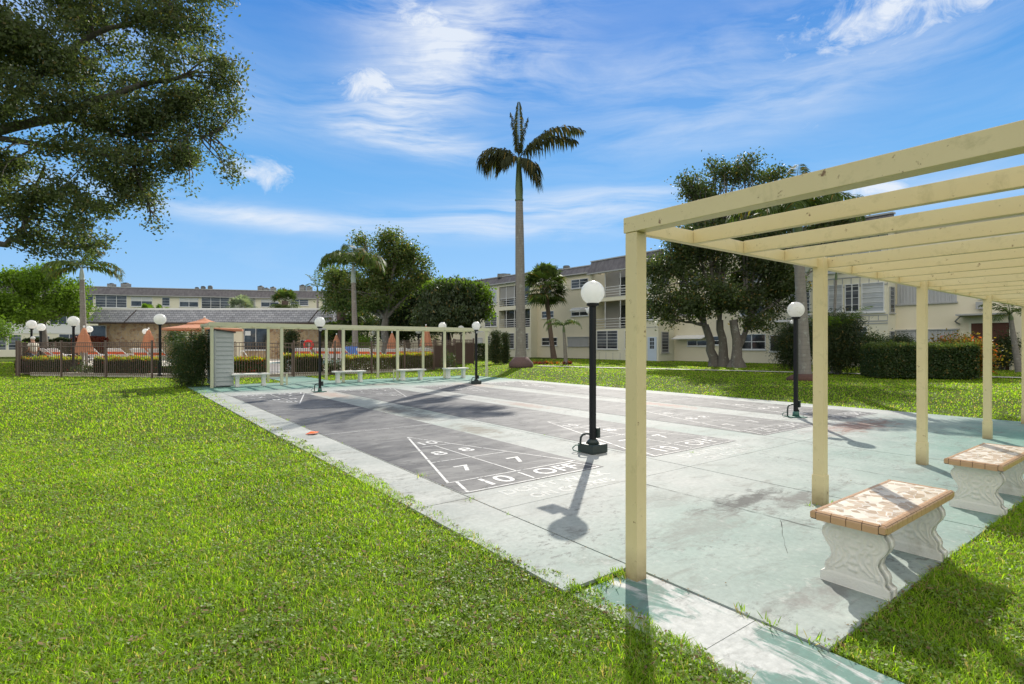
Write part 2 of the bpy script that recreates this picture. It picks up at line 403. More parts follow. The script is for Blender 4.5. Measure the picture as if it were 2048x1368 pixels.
def mansard():
    m, T, p = mat('weathered_mansard_metal'); v = pos(T)
    n = T.noise(T.mapping(v, (1.6, 1.6, 0.25)), 2.2, 5, 0.65)
    n2 = T.noise(v, 0.4, 4, 0.6)
    c = T.ramp(n, (0.3, (0.070, 0.066, 0.070)), (0.7, (0.20, 0.188, 0.19)))
    T.link(T.mix(T.math('MULTIPLY', n2, 0.5), c, (0.20, 0.18, 0.19, 1)), p.inputs['Base Color']); p.inputs['Roughness'].default_value = 0.9
    return m
M['mansard'] = mansard()
def stone():
    m, T, p = mat('tan_stone_veneer'); v = pos(T)
    vo = T.node('ShaderNodeTexVoronoi'); T.link(v, vo.inputs['Vector']); vo.inputs['Scale'].default_value = 3.2
    ed = T.node('ShaderNodeTexVoronoi', feature='DISTANCE_TO_EDGE'); T.link(v, ed.inputs['Vector']); ed.inputs['Scale'].default_value = 3.2
    sp = T.node('ShaderNodeSeparateColor'); T.link(vo.outputs['Color'], sp.inputs[0])
    c = T.ramp(sp.outputs[0], (0.0, (0.30, 0.18, 0.10)), (0.5, (0.44, 0.32, 0.19)), (1.0, (0.52, 0.38, 0.22)))
    c = T.mix(T.math('LESS_THAN', ed.outputs[0], 0.03), c, (0.42, 0.38, 0.32, 1))
    T.link(c, p.inputs['Base Color']); p.inputs['Roughness'].default_value = 0.9
    bump(T, p, ed.outputs[0], 0.5, 0.05)
    return m
M['stone'] = stone()
def bark(name, c, c2, scale=4.0, ring=0.0, lichen=0.0):
    m, T, p = mat(name); v = objc(T)
    n = T.noise(T.mapping(v, (3, 3, 0.7)), scale, 7, 0.7)
    cc = T.mix(n, c4(c), c4(c2))
    h = n
    if ring:
        sep = T.node('ShaderNodeSeparateXYZ'); T.link(v, sep.inputs[0])
        z = T.math('ADD', T.math('MULTIPLY', sep.outputs[2], ring), T.math('MULTIPLY', T.noise(v, 2, 3), 0.8))
        r = T.math('LESS_THAN', T.math('FRACT', z), 0.16)
        cc = T.mix(T.math('MULTIPLY', r, 0.22), cc, c4([x * 0.5 for x in c])); h = T.math('SUBTRACT', n, T.math('MULTIPLY', r, 0.5))
    if lichen:
        l = T.noise(v, 3.5, 7, 0.75); cc = T.mix(T.math('MULTIPLY', T.math('SUBTRACT', l, 0.55), 5, clamp=True), cc, (0.42, 0.44, 0.38, 1))
    T.link(cc, p.inputs['Base Color']); p.inputs['Roughness'].default_value = 0.9
    bump(T, p, h, 0.6, 0.03)
    return m
M['bark'] = bark('grey_brown_bark', (0.10, 0.085, 0.07), (0.24, 0.21, 0.18), 4, lichen=1)
M['bark_oak'] = bark('dark_oak_bark', (0.06, 0.052, 0.045), (0.16, 0.14, 0.12), 4)
M['palm_trunk'] = bark('ringed_palm_trunk', (0.16, 0.14, 0.12), (0.32, 0.29, 0.25), 3, ring=7.0, lichen=1)
M['palm_brown'] = bark('brown_palm_trunk', (0.10, 0.065, 0.05), (0.22, 0.16, 0.12), 4, ring=6.0)
M['shaft'] = simple('green_crownshaft', (0.10, 0.14, 0.045), 0.45, 0.2, 2)
M['shaft_pale'] = simple('pale_crownshaft', (0.36, 0.42, 0.38), 0.45, 0.15, 2)
M['rootmass'] = bark('reddish_root_mass', (0.09, 0.05, 0.045), (0.17, 0.11, 0.10), 6)

M['leaf_oak'] = foliage('oak_leaf', (0.052, 0.068, 0.034), (0.130, 0.160, 0.068), 0.38, 0.55, 0.3, 0.9, warm=(0.16, 0.13, 0.05))
M['leaf_mid'] = foliage('broadleaf_leaf', (0.045, 0.072, 0.020), (0.12, 0.155, 0.040), 0.40, 0.5, 0.35, 0.5)
M['leaf_dark'] = foliage('dark_leaf', (0.024, 0.042, 0.016), (0.060, 0.085, 0.028), 0.28, 0.5, 0.35, 0.6)
M['leaf_right'] = foliage('ficus_leaf', (0.032, 0.046, 0.020), (0.095, 0.128, 0.042), 0.36, 0.5, 0.35, 0.8)
M['leaf_bright'] = foliage('bright_leaf', (0.06, 0.11, 0.012), (0.15, 0.23, 0.022), 0.42, 0.6, 0.25, 0.5, warmk=0.0)
M['leaf_schef'] = foliage('umbrella_tree_leaf', (0.030, 0.048, 0.022), (0.075, 0.105, 0.036), 0.22, 0.42, 0.45, 0.6)
M['leaf_shrub'] = foliage('shrub_leaf', (0.025, 0.05, 0.015), (0.065, 0.10, 0.03), 0.3, 0.5, 0.35, 0.9)
M['leaf_croton'] = foliage('yellow_croton_leaf', (0.13, 0.22, 0.02), (0.45, 0.44, 0.03), 0.4, 0.5, 0.3, 2.5, warm=(0.6, 0.20, 0.02), warmk=0.18)
M['leaf_orange'] = foliage('orange_croton_leaf', (0.06, 0.09, 0.02), (0.28, 0.17, 0.03), 0.4, 0.5, 0.3, 1.6, warm=(0.5, 0.10, 0.02), warmk=0.14)
M['leaf_redfl'] = foliage('red_flower', (0.5, 0.03, 0.02), (0.6, 0.06, 0.03), 0.3, 0.5, 0.4)
M['leaf_juniper'] = foliage('juniper_leaf', (0.028, 0.045, 0.014), (0.055, 0.08, 0.024), 0.2, 0.6, 0.3, 1.5)
M['frond'] = foliage('palm_frond', (0.045, 0.075, 0.022), (0.11, 0.15, 0.042), 0.38, 0.6, 0.15, 0.8)
M['frond_dark'] = foliage('dark_palm_frond', (0.030, 0.036, 0.016), (0.065, 0.068, 0.030), 0.25, 0.7, 0.08, 0.8)
M['frond_silver'] = foliage('silver_palm_frond', (0.16, 0.19, 0.15), (0.26, 0.30, 0.24), 0.3, 0.55, 0.3, 0.8)
M['grass'] = foliage('grass_blade', (0.095, 0.185, 0.012), (0.34, 0.47, 0.028), 0.54, 0.5, 0.3, 0.6, warm=(0.40, 0.31, 0.14), warmk=0.13)
M['clover'] = foliage('clover_leaf', (0.12, 0.19, 0.035), (0.28, 0.37, 0.09), 0.45, 0.5, 0.35, 1.2, warm=(0.20, 0.13, 0.07), warmk=0.16)

def lawn_mat():
    m, T, p = mat('lawn_soil'); v = pos(T)
    n = T.noise(v, 0.45, 5, 0.65); n2 = T.noise(v, 14, 6, 0.7); n3 = T.noise(v, 60, 4, 0.7)
    c = T.mix(n, (0.085, 0.14, 0.012, 1), (0.14, 0.21, 0.018, 1))
    c = T.mix(T.math('MULTIPLY', T.math('SUBTRACT', n2, 0.42), 2.4, clamp=True), T.mix(1.0, c, (0.45, 0.42, 0.4, 1), 'MULTIPLY'), c)
    # bare brownish thatch close to the viewer's part of the lawn (worn patches)
    c = T.mix(T.math('MULTIPLY', T.math('SUBTRACT', n3, 0.5), 2, clamp=True), c, (0.09, 0.075, 0.035, 1))
    T.link(c, p.inputs['Base Color']); p.inputs['Roughness'].default_value = 0.95; p.inputs['Specular IOR Level'].default_value = 0.1
    bump(T, p, n2, 0.8, 0.03)
    return m
M['lawn'] = lawn_mat()

def slab_mat(flake=False):
    m, T, p = mat('weathered_green_concrete' if not flake else 'flaking_green_concrete'); v = pos(T)
    sep = T.node('ShaderNodeSeparateXYZ'); T.link(v, sep.inputs[0]); X, Y, _ = sep.outputs
    big = T.noise(v, 0.28, 4, 0.55, 0.4); mid = T.noise(v, 1.3, 6, 0.65, 0.3); fine = T.noise(v, 22, 6, 0.7)
    streak = T.noise(T.mapping(v, (1.0, 2.6, 1), (0, 0, R(35))), 1.6, 8, 0.72, 0.6)
    green = T.mix(mid, (0.11, 0.25, 0.20, 1), (0.20, 0.345, 0.285, 1))
    pale = T.mix(T.math('MULTIPLY', T.math('SUBTRACT', mid, 0.3), 2.5, clamp=True), (0.32, 0.345, 0.325, 1), (0.50, 0.51, 0.48, 1))
    # the mint paint survives at both ends of the courts, bleached in between
    endk = T.math('MAXIMUM', T.math('MULTIPLY', T.math('SUBTRACT', 4.6, Y), 0.35, clamp=True), T.math('MULTIPLY', T.math('SUBTRACT', Y, 17.6), 0.5, clamp=True))
    rightk = T.math('MULTIPLY', T.math('SUBTRACT', X, 5.0), 0.25, clamp=True)
    farend = T.math('MULTIPLY', T.math('SUBTRACT', Y, 17.6), 0.5, clamp=True)
    k = T.math('MULTIPLY', endk, T.math('MAXIMUM', T.math('MULTIPLY_ADD', rightk, 0.6, 0.42), farend))
    k = T.math('ADD', T.math('MULTIPLY_ADD', k, 0.9, 0.02), T.math('MULTIPLY', T.math('SUBTRACT', big, 0.5), 1.5), clamp=True)
    if flake: k = T.math('MULTIPLY', T.math('SUBTRACT', T.noise(T.mapping(v, (3.0, 1.0, 1)), 1.5, 9, 0.66, 0.8), 0.48), 14.0, clamp=True); green = T.mix(mid, (0.10, 0.19, 0.16, 1), (0.19, 0.31, 0.27, 1)); pale = T.mix(fine, (0.42, 0.44, 0.42, 1), (0.58, 0.59, 0.57, 1))
    c = T.mix(k, pale, green)
    st = T.math('MULTIPLY', T.math('SUBTRACT', streak, 0.53), 7, clamp=True)
    c = T.mix(T.math('MULTIPLY', st, 0.5), c, (0.17, 0.16, 0.14, 1))
    sp = T.math('MULTIPLY', T.math('SUBTRACT', T.noise(T.mapping(v, (1.0, 1.8, 1), (0, 0, R(30))), 9, 9, 0.78, 0.3), 0.535), 16.0, clamp=True)
    sp = T.math('MULTIPLY', sp, T.math('MULTIPLY', T.math('SUBTRACT', T.noise(T.mapping(v, (1, 1, 1), (0, 0, 0), (9, 2, 4)), 1.1, 3, 0.5), 0.47), 7.0, clamp=True))
    c = T.mix(T.math('MULTIPLY', sp, 0.75), c, (0.16, 0.16, 0.15, 1))
    wp = T.math('MULTIPLY', T.math('SUBTRACT', T.noise(T.mapping(v, (1, 1, 1), (0, 0, 0), (5, 3, 1)), 9, 9, 0.75, 0.3), 0.57), 12.0, clamp=True)
    c = T.mix(T.math('MULTIPLY', wp, 0.5), c, (0.50, 0.51, 0.48, 1))
    sn = T.math('MULTIPLY', T.math('SUBTRACT', T.noise(T.mapping(v, (1.6, 3.2, 1), (0, 0, 0.5)), 2.2, 8, 0.75, 0.5), 0.5), 5.5)
    def stain(c, x, y, rx, ry, colr, amt):
        dx = T.math('DIVIDE', T.math('SUBTRACT', X, x), rx); dy = T.math('DIVIDE', T.math('SUBTRACT', Y, y), ry)
        r = T.math('SQRT', T.math('ADD', T.math('MULTIPLY', dx, dx), T.math('MULTIPLY', dy, dy)))
        f = T.math('SUBTRACT', T.math('ADD', 1.35, sn), r, clamp=True)
        return T.mix(T.math('MULTIPLY', f, amt), c, colr)
    if not flake:
        for s in [(5.2, 11.6, .5, .9, (0.13, 0.12, 0.11, 1), .85), (5.1, 10.0, .35, .5, (0.12, 0.11, 0.10, 1), .7), (5.35, 16.2, .35, 1.2, (0.42, 0.27, 0.2, 1), .6), (5.2, 8.0, .3, .6, (0.2, 0.17, 0.13, 1), .7),
                  (4.85, 2.78, .55, .16, (0.07, 0.07, 0.065, 1), .9), (5.35, 2.5, .55, .14, (0.13, 0.12, 0.11, 1), .75), (3.6, 1.45, .35, .12, (0.2, 0.18, 0.17, 1), .6), (3.9, 2.6, .6, .2, (0.22, 0.22, 0.2, 1), .5), (4.3, 3.3, .3, .2, (0.22, 0.22, 0.2, 1), .4), (8.3, 10.5, .25, .9, (0.3, 0.17, 0.13, 1), .6), (11.1, 8.6, .3, 1.0, (0.42, 0.22, 0.18, 1), .6),
                  (11.1, 4.1, 1.2, .35, (0.26, 0.15, 0.12, 1), .8), (8.4, 19.3, .8, .5, (0.42, 0.27, 0.22, 1), .5), (11.0, 17.0, .5, 1.2, (0.42, 0.26, 0.2, 1), .5), (8.2, 14, .3, 2.0, (0.2, 0.18, 0.17, 1), .5), (11.3, 12, .25, 2.0, (0.2, 0.18, 0.17, 1), .5)]: c = stain(c, *s)
    c = T.mix(T.math('MULTIPLY', T.math('SUBTRACT', fine, 0.4), 4.0, clamp=True), T.mix(1.0, c, (0.86, 0.86, 0.86, 1), 'MULTIPLY'), c)
    T.link(c, p.inputs['Base Color'])
    T.link(T.math('MULTIPLY_ADD', mid, 0.3, 0.56), p.inputs['Roughness']); p.inputs['Specular IOR Level'].default_value = 0.12
    bump(T, p, T.math('ADD', fine, T.math('MULTIPLY', streak, 0.6)), 0.25, 0.006)
    return m
M['slab'] = slab_mat(); M['flake'] = slab_mat(True)
def court_mat():
    m, T, p = mat('faded_dark_court_paint'); v = pos(T)
    a = T.noise(T.mapping(v, (1, 0.6, 1)), 0.9, 6, 0.65, 0.5); b = T.noise(T.mapping(v, (0.7, 2.4, 1), (0, 0, R(20))), 1.5, 8, 0.7, 0.6); f = T.noise(v, 25, 5, 0.7)
    c = T.mix(T.math('MULTIPLY', T.math('SUBTRACT', a, 0.35), 3.3, clamp=True), (0.068, 0.068, 0.073, 1), (0.205, 0.203, 0.198, 1))
    c = T.mix(T.math('MULTIPLY', T.math('SUBTRACT', b, 0.48), 5.0, clamp=True), c, (0.25, 0.25, 0.24, 1))
    c = T.mix(T.math('MULTIPLY', f, 0.35), c, (0.08, 0.08, 0.085, 1))
    T.link(c, p.inputs['Base Color'])
    T.link(T.math('MULTIPLY_ADD', a, 0.25, 0.52), p.inputs['Roughness']); p.inputs['Specular IOR Level'].default_value = 0.14
    bump(T, p, f, 0.2, 0.005)
    # worn through along the edges
    tr = T.node('ShaderNodeBsdfTransparent'); ms = T.node('ShaderNodeMixShader')
    w = T.math('MULTIPLY', T.math('SUBTRACT', T.noise(T.mapping(v, (1, 1.6, 1), (0, 0, 0.4), (4, 4, 4)), 3.5, 9, 0.75, 0.3), 0.55), 9.0, clamp=True)
    T.link(T.math('MULTIPLY', w, 0.6), ms.inputs[0]); T.link(p.outputs[0], ms.inputs[1]); T.link(tr.outputs[0], ms.inputs[2])
    T.link(ms.outputs[0], T.n['Material Output'].inputs['Surface'])
    return m
M['court'] = court_mat()
def line_mat(name, wear, thin=0.0):
    m, T, p = mat(name); v = pos(T)
    p.inputs['Base Color'].default_value = (0.72, 0.72, 0.70, 1); p.inputs['Roughness'].default_value = 0.55
    w = T.math('MULTIPLY', T.math('SUBTRACT', T.noise(v, 11, 7, 0.75, 0.2), wear), 7.0, clamp=True)
    tr = T.node('ShaderNodeBsdfTransparent'); ms = T.node('ShaderNodeMixShader')
    T.link(T.math('MAXIMUM', w, thin), ms.inputs[0]); T.link(p.outputs[0], ms.inputs[1]); T.link(tr.outputs[0], ms.inputs[2])
    T.link(ms.outputs[0], T.n['Material Output'].inputs['Surface'])
    return m
M['line'] = line_mat('white_line_paint', 0.50, 0.22); M['line_worn'] = line_mat('worn_white_paint', 0.46, 0.38); M['notice_worn'] = line_mat('very_worn_white_paint', 0.44, 0.68)
M['joint'] = simple('dark_joint_filler', (0.02, 0.02, 0.018), 0.95, 0.4, 10)
def tile_mat():
    m, T, p = mat('tan_broken_tile'); v = objc(T)
    vo = T.node('ShaderNodeTexVoronoi', feature='DISTANCE_TO_EDGE'); T.link(v, vo.inputs['Vector']); vo.inputs['Scale'].default_value = 17
    vc = T.node('ShaderNodeTexVoronoi'); T.link(v, vc.inputs['Vector']); vc.inputs['Scale'].default_value = 17
    sp = T.node('ShaderNodeSeparateColor'); T.link(vc.outputs['Color'], sp.inputs[0])
    c = T.ramp(sp.outputs[1], (0.40, (0.42, 0.31, 0.20)), (0.60, (0.66, 0.59, 0.48)))
    c = T.mix(T.math('LESS_THAN', vo.outputs[0], 0.035), c, (0.62, 0.58, 0.52, 1))
    T.link(c, p.inputs['Base Color']); 
    T.link(T.math('MULTIPLY_ADD', sp.outputs[0], 0.3, 0.20), p.inputs['Roughness'])
    nb = T.node('ShaderNodeBump'); nb.inputs['Strength'].default_value = 0.5; nb.inputs['Distance'].default_value = 0.004
    T.link(T.math('MINIMUM', vo.outputs[0], 0.06), nb.inputs['Height']); T.link(nb.outputs[0], p.inputs['Normal'])
    return m
M['tile'] = tile_mat()
M['tile_edge'] = simple('tan_edge_tile', (0.50, 0.31, 0.17), 0.3, 0.15, 5)
def water():
    m, T, p = mat('pool_water'); p.inputs['Base Color'].default_value = (0.10, 0.42, 0.50, 1); p.inputs['Roughness'].default_value = 0.08
    bump(T, p, T.noise(pos(T), 1.5, 4, 0.6), 0.25, 0.05); return m
M['water'] = water()

# ---------------------------------------------------------------- the ground
def build_ground():
    xs = sorted(set(list(np.arange(-30, 60, 1.0)) + [-900, -400, -150, -60, 80, 150, 400, 900] + [14.5, 15.5]))
    ys = sorted(set(list(np.arange(-20, 90, 2.0)) + [-900, -300, -80, 150, 400, 900]))
    vs = [(x, y, tz(x, y) - 0.02) for x in xs for y in ys]; ny = len(ys)
    fs = [(i * ny + j, (i + 1) * ny + j, (i + 1) * ny + j + 1, i * ny + j + 1) for i in range(len(xs) - 1) for j in range(ny - 1)]
    g = MB().add(vs, fs, True).build('ground', M['lawn']); tag(g, kind='structure')
    # concrete: panels with real joints over a dark filler
    jx = [2.83, 5.72, 8.66, 11.52, 14.28]
    fb = MB().box(2.82, 14.2, 1.25, 22.5, -0.10, -0.012).box(2.24, 2.8195, 2.45, 22.5, -0.10, -0.012).box(2.24, 2.8195, -3.0, 2.4, -0.125, -0.05); f = fb.build('slab_joint_filler', M['joint']); tag(f, kind='structure')
    mb = MB(); g2 = 0.010
    for a, b in zip(jx[:-1], jx[1:]):
        rows = [1.18, 3.98, 22.6]
        for y0, y1 in zip(rows[:-1], rows[1:]):
            g3 = g2 if y0 == 1.18 else 0.004
            xa, xb = a + g2 * .8, b - g2 * .8
            mb.box(xa, xb, y0 + (0.004 if y0 > 2 else 0), y1 - (0.004 if y1 < 20 else 0), -0.1, 0.0)
    slab = mb.build('court_pavement', M['slab']); tag(slab, kind='structure')
    mb = MB(); rows = [2.42, 4.45, 7.6, 10.9, 14.1, 17.3, 20.4, 22.6]
    for y0, y1 in zip(rows[:-1], rows[1:]): mb.box(2.22, 2.83 - g2, y0 + 0.007, y1 - 0.005, -0.1, 0.002)
    s2 = mb.build('side_pavement', M['slab']); tag(s2, kind='structure')
    mb = MB(); rows = [-3, -1.2, 0.75, 1.55, 2.38]
    for y0, y1 in zip(rows[:-1], rows[1:]): mb.box(2.24, 2.8345, y0 + 0.003, y1 - 0.002, -0.12, -0.010)
    s3 = mb.build('weathered_walk', M['flake']); tag(s3, kind='structure')
    wk = MB().box(5.7, 7.4, 22.6, 26.6, -0.1, 0.004).build('gate_path', M['slab']); tag(wk, kind='structure')
    # narrow crack lines across the plain panels
    mb = MB()
    def crack(pts, w=0.006, z=0.0035):
        p = [Vector((a, b, z)) for a, b in pts]; out = []
        for i in range(len(p) - 1):
            n = max(2, int((p[i + 1] - p[i]).length / 0.08))
            for k in range(n + (1 if i == len(p) - 2 else 0)):
                q = p[i].lerp(p[i + 1], k / n); out.append(q + Vector((rnd.uniform(-.006, .006), rnd.uniform(-.006, .006), 0)))
        vs = []
        for i, q in enumerate(out):
            t = (out[min(i + 1, len(out) - 1)] - out[max(i - 1, 0)]).normalized(); n = Vector((-t.y, t.x, 0)); ww = w * rnd.uniform(0.2, 1.2)
            vs += [q + n * ww, q - n * ww]
        mb.add(vs, [(2 * i, 2 * i + 1, 2 * i + 3, 2 * i + 2) for i in range(len(out) - 1)])
    crack([(4.62, 3.95), (4.62, 1.2)], 0.004); crack([(3.9, 1.9), (4.6, 2.3)], 0.003); crack([(7.1, 1.2), (7.2, 3.9)], 0.003)
    crack([(9.9, 3.97), (9.95, 1.3)], 0.003); crack([(4.95, 10.0), (5.7, 10.1)], 0.003); crack([(4.9, 6.7), (5.7, 6.6)], 0.003)
    cr = mb.build('pavement_cracks', M['joint']); tag(cr, kind='structure')
    # path across the far lawn
    pp = [(20.3, 24.4), (22.0, 20.0), (24.2, 14.0), (26.6, 7.5), (29.5, 0.0), (33, -9)]
    vs = []
    for i, (x, y) in enumerate(pp):
        a = Vector(pp[max(i - 1, 0)]); b = Vector(pp[min(i + 1, len(pp) - 1)]); t = (b - a).normalized(); n = Vector((-t.y, t.x)) * 0.32
        vs += [(x + n.x, y + n.y, tz(x, y) + 0.02), (x - n.x, y - n.y, tz(x, y) + 0.02)]
    pth = MB().add(vs, [(2 * i, 2 * i + 1, 2 * i + 3, 2 * i + 2) for i in range(len(pp) - 1)]).build('path', M['path']); tag(pth, kind='structure')
build_ground()

# ---------------------------------------------------------------- courts
def text_mesh(txt, size, cx, cy, rot, z, bold=0.004, sx=1.0):
    cu = bpy.data.curves.new('t', 'FONT'); cu.body = txt; cu.size = size; cu.align_x = 'CENTER'; cu.align_y = 'CENTER'; cu.offset = bold; cu.resolution_u = 3
    o = bpy.data.objects.new('t', cu); col.objects.link(o); bpy.context.view_layer.update()
    me = bpy.data.meshes.new_from_object(o.evaluated_get(bpy.context.evaluated_depsgraph_get()))
    c, s = math.cos(rot), math.sin(rot)
    vs = [(cx + c * v.co.x * sx - s * v.co.y, cy + s * v.co.x * sx + c * v.co.y, z) for v in me.vertices]; fs = [tuple(p.vertices) for p in me.polygons]
    bpy.data.objects.remove(o); bpy.data.curves.remove(cu); bpy.data.meshes.remove(me)
    return vs, fs
def stencil(vs, fs): return vs, fs
def build_court(i, x0, x1):
    xc = (x0 + x1) / 2; hw = 0.93
    ct = MB().add([(x0, 4.60, 0.003), (x1, 4.60, 0.003), (x1, 17.52, 0.003), (x0, 17.52, 0.003)], [(0, 1, 2, 3)]).build('shuffleboard_court', M['court']); tag(ct, kind='structure')
    mb = MB(); z = 0.006; w = 0.010
    def ln(a, b, ww=w):
        a = Vector(a); b = Vector(b); t = (b - a).normalized(); n = Vector((-t.y, t.x)) * ww
        mb.add([(a.x + n.x, a.y + n.y, z), (b.x + n.x, b.y + n.y, z), (b.x - n.x, b.y - n.y, z), (a.x - n.x, a.y - n.y, z)], [(3, 2, 1, 0)])
    wm = MB()
    for end in (0, 1):
        f = (lambda x, y: (x, y)) if end == 0 else (lambda x, y: (2 * xc - x, 22.12 - y))
        rot = 0 if end == 0 else math.pi
        L = lambda x0_, y0_, x1_, y1_, ww=w: ln(f(x0_, y0_), f(x1_, y1_), ww)
        L(xc - hw, 5.06, xc, 7.96, 0.016); L(xc + hw, 5.06, xc, 7.96); L(xc - hw - .02, 5.06, xc + hw + .02, 5.06)
        k = lambda y: hw * (7.96 - y) / 2.9
        L(xc - k(6.06), 6.06, xc + k(6.06), 6.06); L(xc - k(7.06), 7.06, xc + k(7.06), 7.06); L(xc, 5.06, xc, 7.06)
        L(xc - hw + .1, 5.05, xc - hw - .02, 4.625, 0.018); L(xc + hw - .1, 5.05, xc + hw + .02, 4.625); L(xc - hw - .03, 4.625, xc + hw + .03, 4.625)
        L(xc - .02, 5.0, xc - .04, 4.68, 0.014)
        L(x0 + .02, 9.02, x1 - .02, 9.02)
        for t, s_, tx, ty, sx in (('10', .34, xc, 7.30, 1.0), ('8', .36, xc - .22, 6.52, 1.2), ('8', .36, xc + .22, 6.52, 1.2), ('7', .40, xc - .40, 5.55, 1.1), ('7', .40, xc + .40, 5.55, 1.1), ('10', .42, xc - .45, 4.84, 1.1), ('OFF', .38, xc + .45, 4.84, 1.0)):
            cx, cy = f(tx, ty); mb.add(*text_mesh(t, s_, cx, cy, rot, z, sx=sx))
        for t, ty, s_ in (("DON'T WALK", 4.38, .24), ('ON COURTS', 4.12, .20)):
            cx, cy = f(xc + .05, ty); wm.add(*text_mesh(t, s_, cx, cy, rot, 0.003, bold=0.006))
    mb.build('court_markings', M['line'] if i in (0, 3) else M['line_worn'], ct); wm.build('court_notice', M['notice_worn'], ct)
for i, (a, b) in enumerate(((2.85, 4.87), (5.82, 7.84), (8.70, 10.66), (11.56, 13.50))): build_court(i, a, b)

# ---------------------------------------------------------------- pergolas
def post_mb(x, y, z1, hw=0.0465, plinth=True):
    m = MB().box(x - hw, x + hw, y - hw, y + hw, -0.02, z1, bev=0.004)
    return m
def plinth_mb(x, y, hw=0.053): return MB().box(x - hw, x + hw, y - hw, y + hw, -0.02, 0.28, bev=0.004)
def near_pergola():
    t = empty('pergola', (2.73, 2.3, 0), label='long cream slatted pergola over the tiled benches, nearest the viewer', cat='pergola')
    off = Matrix.Translation((-2.73, -2.3, 0))
    def fin(mb, n): o = mb.build(n, M['cream'], t); o.data.transform(off); return o
    xs = [2.73, 5.36, 8.18, 11.25, 13.95]
    for i, x in enumerate(xs):
        hw = 0.0465
        m = post_mb(x, 2.30, 2.225 if i == 0 else 2.325, hw); fin(m, 'post')
        if i: fin(plinth_mb(x, 2.30), 'post_base')
    for x in xs: fin(post_mb(x, 0.22, 2.225), 'post')
    fin(MB().box(2.80, 14.2, 2.302, 2.352, 2.228, 2.322, bev=0.003), 'header_beam'); fin(MB().box(2.68, 14.2, 0.17, 0.21, 2.228, 2.322, bev=0.003), 'header_beam')
    rx = [2.73, 3.38, 4.05, 4.71, 5.45, 6.10, 6.76, 7.42, 8.27, 8.93, 9.60, 10.28, 11.34, 11.95, 12.6, 13.25, 14.03]
    for i, x in enumerate(rx):
        y1 = 2.36 if i == 0 else 2.300
        w = 0.05 if i == 0 else 0.024
        fin(MB().box(x - w, x + w, 0.212, y1, 2.227 + (0.002 if i else 0), 2.327, bev=0.003), 'rafter')
near_pergola()
def far_pergola():
    t = empty('pergola', (2.85, 21.3, 0), label='pale cream pergola frame in front of the pool fence', cat='pergola'); off = Matrix.Translation((-2.85, -21.3, 0))
    def fin(mb, n): o = mb.build(n, M['cream_far'], t); o.data.transform(off); return o
    for x in (2.85, 5.16, 7.50, 9.85, 12.15, 14.45):
        fin(post_mb(x, 21.3, 2.16, 0.048), 'post'); fin(post_mb(x - .02, 23.35, 2.16, 0.045), 'post')
    fin(MB().box(2.74, 14.6, 21.22, 21.28, 2.162, 2.30, bev=0.003), 'header_beam'); fin(MB().box(2.74, 14.6, 23.32, 23.38, 2.162, 2.30, bev=0.003), 'header_beam')
    x = 2.79
    while x < 14.6: fin(MB().box(x - .022, x + .022, 21.284, 23.316, 2.18, 2.28), 'rafter'); x += 0.586
    p = MB().box(5.30, 5.36, 21.22, 21.26, 0, .42).build('stub_post', M['cream_far'], t); p.data.transform(off)
    p = MB().box(9.62, 9.66, 21.22, 21.26, 0, .46).box(9.62, 9.98, 21.20, 21.22, .40, .44).build('stub_post', M['cream_far'], t); p.data.transform(off)
far_pergola()
def shed():
    x0, x1, y0, y1 = 2.95, 3.56, 21.42, 23.2
    t = empty('storage_locker', ((x0 + x1) / 2, (y0 + y1) / 2, 0), label='tall grey clapboard storage locker standing inside the far pergola', cat='locker'); off = Matrix.Translation((-(x0 + x1) / 2, -(y0 + y1) / 2, 0))
    m = MB().box(x0 + .02, x1 - .02, y0 + .02, y1, 0.03, 2.0)
    z = 0.06; n = 0
    while z < 1.9:
        h = 0.155; m.prism([(y0 - 0.022, z), (y0 + 0.02, z), (y0 + 0.02, z + h), (y0 + 0.010, z + h)], x0 + .045, x1 - .045, 'x'); 
        m.prism([(x0 + 0.02, z), (x0 - 0.012, z), (x0 + 0.004, z + h), (x0 + 0.02, z + h)], y0 + .05, y1, 'y'); z += h
    o = m.build('clapboard_wall', M['clap'], t); o.data.transform(off)
    o = MB().box(x0, x0 + .045, y0 - .014, y0 + .03, .02, 2.02).box(x1 - .045, x1, y0 - .014, y0 + .03, .02, 1.93).build('corner_board', M['clap'], t); o.data.transform(off)
    o = MB().add([(x0 - .05, y0 - .06, 2.03), (x1 + .06, y0 - .06, 1.93), (x1 + .06, y1, 1.93), (x0 - .05, y1, 2.03), (x0 - .05, y0 - .06, 2.08), (x1 + .06, y0 - .06, 1.98), (x1 + .06, y1, 1.98), (x0 - .05, y1, 2.08)],
                 [(3, 2, 1, 0), (4, 5, 6, 7), (0, 1, 5, 4), (1, 2, 6, 5), (2, 3, 7, 6), (3, 0, 4, 7)]).build('roof', M['darktrim'], t); o.data.transform(off)
shed()

